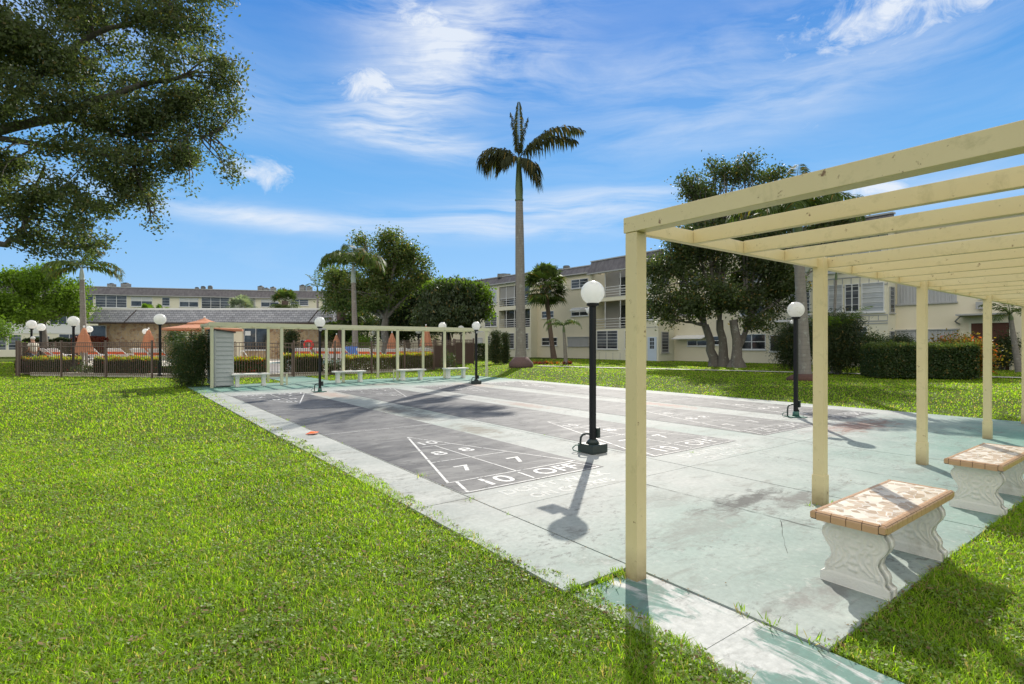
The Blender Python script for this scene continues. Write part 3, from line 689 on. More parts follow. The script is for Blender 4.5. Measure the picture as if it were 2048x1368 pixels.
# ---------------------------------------------------------------- carved tiled benches
def pedestal_mesh():
    """scrolled slab support, carved relief on its broad faces; local: broad faces along x, width along y, z up"""
    H0, th = 0.405, 0.062
    ctrl = [(0.0, .195), (.055, .195), (.060, .178), (.075, .165), (.10, .170), (.125, .163), (.15, .142), (.18, .128), (.22, .140), (.26, .168), (.30, .186), (.335, .182), (.365, .160), (.380, .168), (.405, .168)]
    def half(z):
        for (a, ha), (b, hb) in zip(ctrl[:-1], ctrl[1:]):
            if a <= z <= b: return ha + (hb - ha) * (z - a) / max(1e-6, b - a)
        return ctrl[-1][1]
    NZ, NY = 62, 60
    def relief(y, z):
        if z < 0.07: return 0.006
        if z > 0.385: return 0.004
        h = 0.0; yy = abs(y)
        # big top volutes
        for cy, cz, r0, tw in ((.093, .300, .060, 1), (.135, .098, .026, 1)):
            dx, dz = (yy - cy), z - cz; r = math.hypot(dx, dz)
            if r < r0:
                a = math.atan2(dz, dx); s = (r / r0 * 2.2 + a / (2 * math.pi)) % 1.0
                h = max(h, 0.007 * (0.5 + 0.5 * math.cos(2 * math.pi * s)) + (0.006 if r < r0 * .2 else 0))
        # flowing stems
        for k, (y0_, y1_, w) in enumerate(((.14, .06, .010), (.10, .02, .009), (.125, .10, .007))):
            t = (z - .10) / .18
            if 0 < t < 1:
                yc = y0_ + (y1_ - y0_) * math.sin(t * math.pi * (.9 if k < 2 else .5)) ; d = abs(yy - yc)
                if d < w: h = max(h, 0.008 * math.sqrt(1 - (d / w) ** 2))
        # centre leaves
        for cz, r_ in ((.21, .022), (.165, .02), (.26, .018), (.33, .016), (.12, .018)):
            d = math.hypot(yy * 1.0 - .012, (z - cz) * 1.3)
            if d < r_: h = max(h, 0.009 * math.sqrt(1 - (d / r_) ** 2))
        for cy, cz, r_ in ((.05, .14, .017), (.045, .235, .014), (.08, .19, .014), (.03, .30, .012)):
            d = math.hypot(yy - cy, z - cz)
            if d < r_: h = max(h, 0.008 * math.sqrt(1 - (d / r_) ** 2))
        e = half(z) - yy
        if e < 0.012: h = max(h, 0.006)
        return h
    vs = []; fs = []
    zs = [H0 * i / NZ for i in range(NZ + 1)]
    for side in (-1, 1):
        for z in zs:
            hh = half(z)
            for j in range(NY + 1):
                y = -hh + 2 * hh * j / NY
                edge = min(1, (hh - abs(y)) / 0.006)
                vs.append((side * (th - 0.006 + relief(y, z) * edge - (1 - edge) * 0.004), y, z))
    n1 = (NZ + 1) * (NY + 1)
    for s in range(2):
        for i in range(NZ):
            for j in range(NY):
                a = s * n1 + i * (NY + 1) + j; q = (a, a + 1, a + NY + 2, a + NY + 1)
                fs.append(q if s == 1 else q[::-1])
    for i in range(NZ):
        a = i * (NY + 1); b = a + NY + 1; fs.append((a, b, b + n1, a + n1)); a += NY; b += NY; fs.append((b, a, a + n1, b + n1))
    top = NZ * (NY + 1)
    for j in range(NY): fs.append((top + j, top + j + 1, top + j + 1 + n1, top + j + n1)); fs.append((j + 1, j, j + n1, j + 1 + n1))
    return vs, fs
def tiled_bench(cx, cy, L, label):
    t = empty('garden_bench', (cx, cy, 0), label=label, cat='bench', group='tiled benches under the near pergola')
    ht = 0.205; z0, z1 = 0.405, 0.458
    m = MB().box(-L / 2 + .03, L / 2 - .03, -ht + .03, ht - .03, z0, z1 - .001); m.build('tile_top', M['tile'], t)
    # rounded edge tiles with dark gaps
    e = MB(); e2 = MB()
    e2.box(-L / 2 + .004, L / 2 - .004, -ht + .004, ht - .004, z0 + .002, z1 - .006); e2.build('grout_bed', M['darktrim'], t)
    def edge_profile(): return [(0, z0), (0.0, z1 - .016), (.006, z1 - .004), (.018, z1 + .003), (.034, z1 + .001), (.034, z0)]
    n = max(2, round(L / .088)); g = .002
    for i in range(n):
        a = -L / 2 + .034 + (L - .068) * i / n + g; b = -L / 2 + .034 + (L - .068) * (i + 1) / n - g
        e.prism([(-ht + p, q) for p, q in edge_profile()], a, b, 'x'); e.prism([(ht - p, q) for p, q in edge_profile()], a, b, 'x')
    n = 4
    for i in range(n):
        a = -ht + .034 + (2 * ht - .068) * i / n + g; b = -ht + .034 + (2 * ht - .068) * (i + 1) / n - g
        e.prism([(-L / 2 + p, q) for p, q in edge_profile()], a, b, 'y'); e.prism([(L / 2 - p, q) for p, q in edge_profile()], a, b, 'y')
    for sx in (-1, 1):
        for sy in (-1, 1):
            xa, xb = sorted((sx * (L / 2 - .032), sx * L / 2)); ya, yb = sorted((sy * (ht - .032), sy * ht)); e.box(xa, xb, ya, yb, z0, z1 + .001, bev=.010)
    e.build('edge_tiles', M['tile_edge'], t)
    vs, fs = pedestal_mesh()
    for s in (-1, 1):
        p = MB().add([(x + s * (L / 2 - .17), y, z) for x, y, z in vs], fs, True).build('pedestal', M['offwhite'], t)
    return t
tiled_bench(4.19, 1.375, 1.30, 'carved white bench with tan tiled seat nearest the viewer, right of the first posts')
tiled_bench(6.80, 1.36, 1.30, 'carved white bench with tan tiled seat cut by the right edge of the photo')
def plain_bench(px0, y0, px1, y1, label):
    a = Vector(gnd(px0, y0)); b = Vector(gnd(px1, y1)); c = (a + b) / 2; c.y += .12; half = min(.62, (b - a).length / 2)
    t = empty('concrete_bench', (c.x, c.y, 0), label=label, cat='bench', group='plain concrete benches under the far pergola')
    L = half + .19
    MB().box(-L, L, -.19, .19, .41, .465, bev=.008).build('seat', M['offwhite'], t)
    for s in (-1, 1):
        x = s * half
        MB().prism([(-.14, 0), (.14, 0), (.135, .05), (.11, .09), (.09, .2), (.10, .30), (.13, .36), (.135, .409), (-.135, .409), (-.13, .36), (-.10, .30), (-.09, .2), (-.11, .09), (-.135, .05)], x - .06, x + .06, 'x').prism([(-.075, 0), (.075, 0), (.075, .06), (.05, .10), (.045, .2), (.065, .30), (.075, .408), (-.075, .408), (-.065, .30), (-.045, .2), (-.05, .10), (-.075, .06)], -.10, .10, 'y', M=Matrix.Translation((x, 0, 0))).build('pedestal', M['offwhite'], t)
plain_bench(476, 774, 528, 771.5, 'plain grey concrete bench beside the clapboard locker')
plain_bench(678, 766, 722, 764, 'plain grey concrete bench just right of the green-plated lamp under the far pergola')
plain_bench(808, 761, 843, 759.5, 'plain grey concrete bench second from the right end of the row')
plain_bench(900, 757, 928, 755.5, 'plain grey concrete bench at the far pergola\'s right end, by the dark lamp post')

# ---------------------------------------------------------------- court lamps
def court_lamp(x, y, facing, base, stained, label, hw=.165):
    t = empty('globe_lamp', (x, y, 0), label=label, cat='lamp post', group='globe lamps around the shuffleboard courts')
    zg = 2.233
    MB().box(-.034, .034, -.034, .034, .12, 2.055, bev=.005).build('pole', M['black'], t)
    MB().lathe([(0.06, 2.04), (.085, 2.055), (.085, 2.075), (.07, 2.09)], seg=20).build('globe_holder', M['black'], t)
    MB().sphere((0, 0, zg), hw, 32, 20).build('globe', M['globe_old' if stained else 'globe'], t)
    if base == 'block':
        MB().box(-.145, .145, -.145, .145, 0.004, .125, bev=.008).lathe([(.10, .125), (.055, .185)], seg=4 * 4).build('base_block', M['dgreen'], t)
    else:
        MB().box(-.20, .20, -.075, .075, 0.004, .022, bev=.004).box(-.075, .075, -.20, .20, .005, .02).lathe([(.07, .022), (.055, .12)], seg=12).build('base_plate', M['midgreen'], t)
        MB().box(.0, .04, -.05, .05, .022, .16).build('bracket', M['dgreen'], t)
    # outlet box and conduit
    MB().box(.036, .095, -.055, -.01, .20, .34, bev=.004).box(.048, .084, -.062, -.055, .225, .315).build('outlet_box', M['dgreen'], t)
    MB().tube([(-.02, .02, .26), (-.07, .055, .26), (-.11, .085, .245), (-.13, .10, .21), (-.135, .105, .15), (-.135, .105, .01)], .015, 8).build('conduit', M['dgreen'], t)
    MB().tube([(-.135, .105, .10), (-.19, .145, .10), (-.225, .17, .06), (-.21, .165, .025), (-.16, .13, .012), (-.13, .08, .012)], .008, 6).build('cable', M['midgreen'], t)
    # flood lamp on an arm
    s = facing
    MB().sphere((0, s * .075, 1.985), .042, 14, 10).build('lamp_knuckle', M['whitemetal'], t)
    MB().tube([(0, s * .10, 1.99), (0, s * .145, 2.0)], .016, 8).box(-.10, .10, s * .25 - .115, s * .25 + .115, 1.985, 2.012, bev=.006).box(-.08, .08, s * .25 - .09, s * .25 + .09, 2.012, 2.03, bev=.006).build('flood_lamp', M['trimgrey'], t)
    return t
court_lamp(5.40, 5.32, 1, 'block', False, 'tall black pole with white globe and dark block base, nearest the viewer')
court_lamp(11.42, 5.38, 1, 'plate', True, 'black lamp post with stained globe on flat green base, seen between the near pergola posts')
court_lamp(5.36, 17.37, -1, 'plate', False, 'black lamp post with white globe on green plate in front of the far pergola')
court_lamp(11.27, 17.32, -1, 'block', False, 'black lamp post with white globe on block base at the far pergola\'s right end')

# orange marker flag
fx, fy = gnd(625, 869); mb = MB()
mb.add([(-.10, .06, .004), (.12, .07, .02), (.10, -.02, .035), (.02, -.09, .03), (-.06, -.05, .025), (-.02, .02, .05), (-.10, .06, .008), (.12, .07, .024), (.10, -.02, .039), (.02, -.09, .034), (-.06, -.05, .029), (-.02, .02, .054)],
       [(0, 5, 1), (1, 5, 2), (2, 5, 3), (3, 5, 4), (4, 5, 0), (6, 7, 11), (7, 8, 11), (8, 9, 11), (9, 10, 11), (10, 6, 11), (0, 1, 7, 6), (1, 2, 8, 7), (2, 3, 9, 8), (3, 4, 10, 9), (4, 0, 6, 10)])
fl = mb.build('marker_flag', M['flag']); fl.location = (fx, fy, 0); tag(fl, 'small crumpled orange flag lying on the pavement beside the lawn', 'flag')

# ---------------------------------------------------------------- foliage builders
def leaf_cloud(name, lobes, n, size, m, parent, aspect=0.5, per=14, spread=2.2, bias=0.42, zmin=None, seed=1, droop=0.0, sub=0, subr=.42):
    g = np.random.default_rng(seed)
    if sub:   # break every lobe into smaller boughs with gaps between them
        nl_ = []
        for l in lobes:
            for _ in range(sub):
                d = g.normal(size=3); d /= np.linalg.norm(d); q = g.uniform(.45, 1.0) ** .7 * .82; k = subr * g.uniform(.6, 1.35)
                nl_.append((l[0] + d[0] * q * l[3], l[1] + d[1] * q * l[4], l[2] + d[2] * q * l[5], l[3] * k, l[4] * k, l[5] * k * .8))
        lobes = nl_
    w = np.array([l[3] * l[4] * l[5] for l in lobes]) ** 0.72; w = w / w.sum(); nc = max(1, n // per)
    li = g.choice(len(lobes), nc, p=w); Lb = np.array([l[:6] for l in lobes], float)[li]
    d = g.normal(size=(nc, 3)); d /= np.linalg.norm(d, axis=1)[:, None]
    r = g.random(nc) ** bias
    cc = Lb[:, :3] + d * r[:, None] * Lb[:, 3:6] * (1 + 0.10 * g.normal(size=(nc, 1)))
    P = np.repeat(cc, per, axis=0) + g.normal(size=(nc * per, 3)) * size * spread * np.array([1, 1, .75])
    N = len(P)
    if zmin is not None: P = P[P[:, 2] > zmin]; N = len(P)
    a = g.normal(size=(N, 3)); a[:, 2] -= droop; a /= np.linalg.norm(a, axis=1)[:, None]
    b = np.cross(a, g.normal(size=(N, 3))); b /= np.linalg.norm(b, axis=1)[:, None] + 1e-9
    s = (size * g.uniform(0.6, 1.3, N))[:, None]; c = np.cross(a, b)
    V = np.stack([P - a * s * .5, P + b * s * aspect * .5 + c * s * .06, P + a * s * .5, P - b * s * aspect * .5 + c * s * .06], 1)
    org = np.array(parent.location) if parent is not None else np.zeros(3)
    return np_mesh(name, V - org, 4, [(0, 1, 2, 3)], m, parent)

def limb(mb, a, b, r0, r1, org, sag=0.12, seg=8, n=6):
    a = Vector(a); b = Vector(b); L = (b - a).length; pts = []; rad = []
    k1 = Vector((rnd.uniform(-1, 1), rnd.uniform(-1, 1), rnd.uniform(-.3, 1))) * L * sag
    for i in range(n + 1):
        t = i / n; p = a.lerp(b, t) + k1 * math.sin(t * math.pi) + Vector((rnd.uniform(-1, 1), rnd.uniform(-1, 1), rnd.uniform(-1, 1))) * L * .012 * (0 < i < n)
        pts.append(p - Vector(org)); rad.append(r0 + (r1 - r0) * t)
    mb.tube(pts, rad, seg)
    return [p + Vector(org) for p in pts]

def tree(name, label, cat, base, fork, r0, lobes, n, size, leafm, barkm, seed, stems=None, twigs=3, group=None, **kw):
    t = empty(name, base, label=label, cat=cat, group=group); mb = MB(); B = Vector(base)
    stems = stems or [(B.copy(), Vector(fork), r0)]
    tips = []
    for a, b, r in stems:
        a = Vector(a); b = Vector(b)
        rr = [r * 1.7, r * 1.15, r, r * .92, r * .85, r * .8]
        pts = [a.lerp(b, k / 5) + Vector((rnd.uniform(-1, 1), rnd.uniform(-1, 1), 0)) * r * .25 * (k > 0) for k in range(6)]
        pts[0].z -= .1
        mb.tube([p - B for p in pts], rr, 12); tips.append((pts[-1], r * .8))
    for l in lobes:
        c = Vector(l[:3]); tp, tr = min(tips, key=lambda q: (q[0] - c).length)
        p = limb(mb, tp, c, tr * .62, tr * .16, B, .10)
        for _ in range(twigs):
            d = Vector((rnd.gauss(0, 1), rnd.gauss(0, 1), rnd.gauss(.2, .8))); d.normalize()
            e = c + Vector((d.x * l[3], d.y * l[4], d.z * l[5])) * .85
            limb(mb, p[rnd.choice((3, 4, 5))], e, tr * .22, .012, B, .14, 5, 4)
    mb.build('trunk', barkm, t)
    leaf_cloud('crown', lobes, n, size, leafm, t, seed=seed, **kw)
    return t

def frond_arrays(p, az, el, L, droop, nl=34, ll=.55, w=.035, hang=.8, twist=0.0, tipk=1.0):
    """one feather frond: returns rachis points and leaflet rhombs"""
    pts = []; cur = Vector(p); e = el; st = L / 14
    for i in range(15):
        pts.append(cur.copy()); dr = Vector((math.cos(az) * math.cos(e), math.sin(az) * math.cos(e), math.sin(e))); cur = cur + dr * st; e -= droop / 14 * (0.5 + i / 14)
    V = []
    for k in range(nl):
        t = 0.12 + 0.88 * k / nl; f = t * 14; i = min(13, int(f)); q = pts[i].lerp(pts[i + 1], f - i); fw = (pts[i + 1] - pts[i]).normalized()
        side = fw.cross(Vector((0, 0, 1))); side = side.normalized() if side.length > 1e-3 else Vector((1, 0, 0)); up = side.cross(fw)
        ln = ll * (math.sin(math.pi * (0.16 + 0.80 * t)) ** .6) * rnd.uniform(.8, 1.1)
        for s in (-1, 1):
            d = (side * s * rnd.uniform(.75, 1.0) + fw * rnd.uniform(.4, .7) + up * rnd.uniform(-.2, .45)).normalized()
            mid = q + d * ln * .5 + Vector((0, 0, -hang * ln * .12)); tip = q + d * ln * .88 + Vector((0, 0, -hang * ln * .5)); wd = (fw * w * .5)
            V.append([q, mid + wd, tip, mid - wd])
    return pts, V

def palm_feather(name, label, base, top, r_prof, shaft, fronds, mats, nl=34, ll=.55, w=.035, hang=.8, group=None):
    """r_prof: (t, r) along the trunk; shaft: length of crownshaft; fronds: (azimuth deg in the viewer's frame: 0 right, 90 away, 180 left), elevation, length, droop"""
    t = empty(name, base, label=label, cat='palm tree', group=group); B = Vector(base); T_ = Vector(top)
    ax = (T_ - B); pts = []; rad = []
    for i in range(25):
        k = i / 24; r = np.interp(k, [a for a, _ in r_prof], [b for _, b in r_prof]); pts.append(ax * k + Vector((0, 0, 0)) - Vector((0, 0, .05 * (i == 0)))); rad.append(float(r))
    MB().tube(pts, rad, 16).build('trunk', mats[0], t)
    sd = ax.normalized(); s0 = T_ - B
    if shaft > 0:
        rt = rad[-1]
        MB().tube([s0 + sd * shaft * k for k in (0, .02, .06, .25, .5, .75, 1.0)], [rt * 1.15, rt * 1.25, rt * 1.02, rt * 1.12, rt * .95, rt * .75, rt * .45], 14).build('crownshaft', mats[1], t)
    head = s0 + sd * shaft
    vr = math.atan2(-SA, CA)
    for az, el, L, dr, *kk in fronds:
        p, V = frond_arrays(head - sd * .05, R(az) + vr, R(el), L, R(dr), nl, ll * (kk[0] if kk else 1), w * (.8 if kk else 1), hang)
        f = MB().tube(p, [.022 - .0012 * i for i in range(15)], 5).build('frond', mats[2], t)
        np_mesh('leaflets', np.array([[tuple(v) for v in q] for q in V]), 4, [(0, 1, 2, 3)], mats[2], f)
    return t

def palm_fan(name, label, base, pts, rad, n, rl, mats, seed=3, skirt=True):
    t = empty(name, base, label=label, cat='palm tree'); B = Vector(base); g = random.Random(seed)
    MB().tube([Vector(p) - B for p in pts], rad, 12).build('trunk', mats[0], t)
    head = Vector(pts[-1]) - B; V = []; st = MB()
    for i in range(n):
        az = g.uniform(0, 2 * math.pi); el = g.uniform(R(-55), R(80)); d = Vector((math.cos(az) * math.cos(el), math.sin(az) * math.cos(el), math.sin(el)))
        pl = rl * g.uniform(.45, .6); c = head + d * pl - Vector((0, 0, pl * .12)); st.tube([head, c], [.014, .008], 4)
        side = d.cross(Vector((0, 0, 1))).normalized(); up = side.cross(d)
        for k in range(19):
            a = R(-105 + 210 * k / 18); q = (d * math.cos(a) + side * math.sin(a) + up * .25 * math.cos(a)).normalized(); ln = rl * .52 * g.uniform(.85, 1.08)
            mid = c + q * ln * .55; tip = c + q * ln * .95 + Vector((0, 0, -ln * g.uniform(.15, .45))); wd = (d * math.sin(a) - side * math.cos(a)) * ln * .06
            V.append([c, mid + wd, tip, mid - wd])
    f = st.build('petioles', mats[1], t)
    np_mesh('crown', np.array([[tuple(v) for v in q] for q in V]), 4, [(0, 1, 2, 3)], mats[1], t)
    return t

def shrub(name, label, cat, c, r, n, size, m, seed, group=None, parent_stem=True, lobes=None, top=None, **kw):
    """dense bush: leaf shell round a few stems; c = (x, y, ground z), r = (rx, ry, height)"""
    t = empty(name, c, label=label, cat=cat, group=group)
    lobes = lobes or [(c[0], c[1], c[2] + r[2] * .5, r[0], r[1], r[2] * .5)]
    mb = MB()
    for k in range(6):
        q = rnd.choice(lobes); mb.tube([(rnd.uniform(-.1, .1) + (q[0] - c[0]) * .5, rnd.uniform(-.1, .1) + (q[1] - c[1]) * .5, -.05), ((q[0] - c[0]) + rnd.uniform(-.4, .4) * q[3], (q[1] - c[1]) + rnd.uniform(-.4, .4) * q[4], r[2] * .75)], [.03, .012], 5)
    mb.build('stems', M['bark'], t)
    leaf_cloud('leaves', lobes, n, size, m, t, seed=seed, zmin=c[2] + .02, **kw)
    return t
def hedge(name, label, p0, p1, width, h, n, size, m, mtop, seed, zb=0.0, topk=.35, flowers=None, name_top='top_leaves'):
    """clipped hedge from p0 to p1: box-like shell of leaves, lighter leaves on top"""
    a = Vector((p0[0], p0[1], zb)); b = Vector((p1[0], p1[1], zb)); c = (a + b) / 2; t = empty(name, c, label=label, cat='hedge')
    g = np.random.default_rng(seed); L = (b - a).length; u = (b - a).normalized(); v = Vector((-u.y, u.x, 0))
    mb = MB(); k = max(3, int(L / .5))
    for i in range(k):
        q = u * (L * ((i + .5) / k - .5)); mb.tube([q + Vector((0, 0, -.05)), q + v * rnd.uniform(-.15, .15) + Vector((0, 0, h * .7))], [.025, .01], 5)
    mb.build('stems', M['bark'], t)
    def pts(n, top):
        s = g.uniform(-L / 2, L / 2, n); w = g.uniform(-width / 2, width / 2, n); z = g.uniform(.05, h, n)
        if top: z = h + np.abs(g.normal(size=n)) * .08 - .04 + .06 * np.sin(s * 5 + seed) * np.cos(w * 7)
        else:
            k = g.random(n); w = np.where(k < .45, np.sign(w) * width / 2 * g.uniform(.85, 1.03, n), w); s = np.where(k > .85, np.sign(s) * L / 2 * g.uniform(.97, 1.01, n), s)
            z = np.where((k > .45) & (k < .75), h * g.uniform(.86, 1.02, n), z)
            z *= 1 + .05 * np.sin(s * 3.1 + seed)
        return s[:, None] * np.array(u) + w[:, None] * np.array(v) + z[:, None] * np.array((0, 0, 1.))
    def mk(nm, P, m, sz, up):
        N = len(P); a_ = g.normal(size=(N, 3)); a_[:, 2] += up; a_ /= np.linalg.norm(a_, axis=1)[:, None]; b_ = np.cross(a_, g.normal(size=(N, 3))); b_ /= np.linalg.norm(b_, axis=1)[:, None]
        s = (sz * g.uniform(.6, 1.3, N))[:, None]; V = np.stack([P - a_ * s * .5, P + b_ * s * .27, P + a_ * s * .5, P - b_ * s * .27], 1)
        np_mesh(nm, V, 4, [(0, 1, 2, 3)], m, t)
    mk('leaves', pts(n, False), m, size, .3)
    if mtop is not None: mk(name_top, pts(int(n * topk), True), mtop, size * 1.15, 1.2)
    if flowers: mk('flowers', pts(flowers, False) * 1.02, M['leaf_redfl'], size * .9, 0)
    return t

# ---------------------------------------------------------------- trees
def L3(px, py, d): x, y, z = at(px, d, py); return (x, y, z)
def lobe(px, py, d, rpx, rpy, rd=None):
    x, y, z = at(px, d, py); k = d / F_PX; rd = rd or rpx * k
    return (x, y, z, rpx * k * .5 + rd * .5, rpx * k * .5 + rd * .5, rpy * k)
# big oak whose trunk stands left of the frame
ob = at(-430, 11.5); ob = (ob[0], ob[1], 0.0)
oak_lobes = [lobe(60, 60, 10.5, 170, 120), lobe(230, 40, 11, 150, 105), lobe(350, 40, 11.5, 80, 80), lobe(370, 150, 11.3, 95, 75), lobe(455, 135, 11.5, 38, 28), lobe(440, 205, 11.6, 42, 45), lobe(420, 270, 11.8, 55, 50), lobe(462, 318, 11.8, 20, 48),
             lobe(240, 190, 11, 140, 90), lobe(90, 220, 10.5, 120, 85), lobe(320, 290, 11.4, 95, 60), lobe(378, 340, 11.6, 22, 44), lobe(200, 320, 11, 110, 55), lobe(60, 350, 10.8, 110, 60), lobe(270, 395, 11.5, 55, 50), lobe(300, 440, 11.6, 20, 24),
             lobe(150, 420, 11.3, 90, 50), lobe(30, 430, 11.2, 70, 50), lobe(110, 485, 11.6, 75, 38), lobe(185, 478, 11.8, 40, 26), lobe(-120, 100, 10, 180, 150), lobe(-160, 350, 10.5, 160, 110), lobe(-380, 200, 11, 200, 200), lobe(-620, 260, 12, 200, 180), lobe(150, -130, 11, 220, 110), lobe(-150, -150, 11, 250, 140), lobe(400, -60, 12, 90, 60)]
def build_oak():
    t = empty('oak_tree', ob, label='large spreading oak whose leafy branches hang in from the upper left', cat='tree'); B = Vector(ob); mb = MB()
    f1 = Vector(L3(-330, 420, 11.3)); mb.tube([Vector((0, 0, -.1)), Vector((0, 0, .5)), (Vector((ob[0], ob[1], 1.5)) - B), f1 - B], [.75, .5, .42, .36], 14)
    mains = []
    for pts, r in (([f1, L3(-150, 320, 11.2), L3(0, 262, 11), L3(110, 235, 10.9), L3(250, 180, 11), L3(370, 150, 11.3)], .15), ([f1, L3(-180, 480, 11.5), L3(-20, 493, 11.4), L3(42, 478, 11.3), L3(55, 420, 11.2), L3(90, 330, 11.1)], .10),
                   ([f1, L3(-160, 290, 11), L3(0, 228, 10.8), L3(70, 155, 10.6), L3(180, 70, 10.8), L3(330, 20, 11.4)], .13), ([L3(-60, 275, 11.1), L3(60, 285, 11), L3(160, 300, 11.1), L3(270, 330, 11.3), L3(300, 420, 11.5)], .07),
                   ([f1, L3(-300, 200, 11), L3(-200, 20, 10.8), L3(0, -80, 10.8), L3(150, -130, 11)], .16), ([f1, L3(-450, 250, 11.5), L3(-620, 260, 12)], .15), ([L3(110, 235, 10.9), L3(220, 260, 11), L3(330, 285, 11.4), L3(420, 270, 11.8)], .05)):
        P = [Vector(p) - B for p in pts]; fine = []
        for i in range(len(P) - 1):
            for k in range(4):
                q = P[i].lerp(P[i + 1], k / 4); fine.append(q + Vector((rnd.uniform(-1, 1), rnd.uniform(-1, 1), rnd.uniform(-1, 1))) * .05)
        fine.append(P[-1]); mb.tube(fine, [r * (1 - .75 * i / (len(fine) - 1)) for i in range(len(fine))], 9); mains += fine
    for l in oak_lobes:
        c = Vector(l[:3]) - B
        for _ in range(5):
            d = Vector((rnd.gauss(0, 1), rnd.gauss(0, 1), rnd.gauss(0, 1))).normalized(); e = c + Vector((d.x * l[3], d.y * l[4], d.z * l[5])) * .8
            s = min(mains, key=lambda q: (q - e).length + rnd.random() * .6); limb(mb, s + B, e + B, .022, .006, B, .12, 4, 5)
    mb.build('trunk', M['bark_oak'], t)
    leaf_cloud('crown', oak_lobes, 235000, .078, M['leaf_oak'], t, aspect=.52, per=26, spread=1.7, bias=.5, seed=5, sub=16, subr=.30)
build_oak()

def tb(px, d): x, y = at(px, d); return (x, y, tz(x, y) if y < 60 else 0.0)
# bright tree left
b = tb(88, 47)
tree('shade_tree', 'bright green spreading tree at the far left behind the pool fence', 'tree', b, L3(86, 640, 47), .30,
     [lobe(30, 590, 47, 60, 38), lobe(90, 572, 48, 55, 36), lobe(135, 600, 48, 32, 34), lobe(0, 610, 45, 50, 34), lobe(60, 625, 46, 60, 18), lobe(-60, 600, 46, 55, 40), lobe(160, 622, 48, 18, 16), lobe(50, 556, 48, 35, 16), lobe(10, 560, 47, 28, 16)], 50000, .22, M['leaf_bright'], M['bark'], 21, aspect=.6, per=30, spread=2.0, sub=9, subr=.38)
tree('shade_tree', 'small leafy branch end with yellow flowers at the left photo edge', 'tree', tb(-30, 30), L3(-30, 655, 30), .10, [lobe(2, 660, 30, 16, 15), lobe(-35, 650, 30, 30, 25), lobe(12, 678, 30, 7, 6)], 3500, .12, M['leaf_bright'], M['bark'], 22)
# mid tree
b = tb(772, 44)
tree('shade_tree', 'tall broadleaf tree with many upright limbs behind the far pergola', 'tree', b, L3(770, 638, 44), .33,
     [lobe(790, 495, 44, 42, 34), lobe(760, 520, 45, 55, 40), lobe(830, 520, 44, 34, 34), lobe(700, 570, 46, 55, 42), lobe(665, 575, 46, 24, 35), lobe(740, 585, 44, 60, 36), lobe(800, 560, 44, 50, 32), lobe(842, 550, 45, 24, 26), lobe(725, 480, 45, 18, 16), lobe(788, 472, 44, 20, 10), lobe(690, 605, 46, 35, 26), lobe(770, 605, 45, 40, 16)],
     42000, .20, M['leaf_mid'], M['bark'], 23, twigs=8, aspect=.6, per=24, spread=1.8, sub=12, subr=.34)
tree('shade_tree', 'dark leafy tree between the tall broadleaf tree and the umbrella tree', 'tree', tb(815, 50), L3(815, 660, 50), .22, [lobe(815, 610, 50, 40, 26), lobe(840, 580, 50, 28, 24), lobe(800, 645, 50, 45, 24), lobe(850, 640, 49, 35, 34), lobe(790, 665, 50, 30, 16)], 26000, .22, M['leaf_dark'], M['bark'], 24, aspect=.6)
tree('shade_tree', 'low bright green bush behind the tall ringed palm by the pool', 'tree', tb(735, 54), L3(735, 660, 54), .12, [lobe(722, 630, 54, 18, 22), lobe(740, 648, 54, 16, 14), lobe(700, 650, 54, 26, 24), lobe(690, 668, 54, 34, 14)], 9000, .24, M['leaf_shrub'], M['bark'], 25)
# umbrella tree
tree('umbrella_tree', 'dense round-topped umbrella tree with drooping glossy leaves', 'tree', tb(893, 42), L3(893, 650, 42), .35,
     [lobe(910, 590, 42, 60, 30), lobe(955, 605, 42, 28, 34), lobe(870, 600, 42, 30, 30), lobe(905, 625, 42, 72, 26), lobe(850, 640, 43, 26, 16), lobe(900, 650, 42, 60, 14)], 30000, .24, M['leaf_schef'], M['palm_brown'], 26, aspect=.42, per=9, spread=.8, bias=.28, droop=1.6)
ut = leaf_cloud('new_leaves', [lobe(910, 574, 42, 52, 15), lobe(960, 590, 41.5, 22, 20), lobe(865, 578, 42, 22, 14), lobe(975, 625, 41.6, 8, 22)], 3800, .26, M['leaf_bright'], None, per=8, spread=.8, bias=.3, seed=27)
ut.parent = bpy.data.objects['umbrella_tree']; ut.matrix_parent_inverse = Matrix.Translation(-Vector(ut.parent.location))
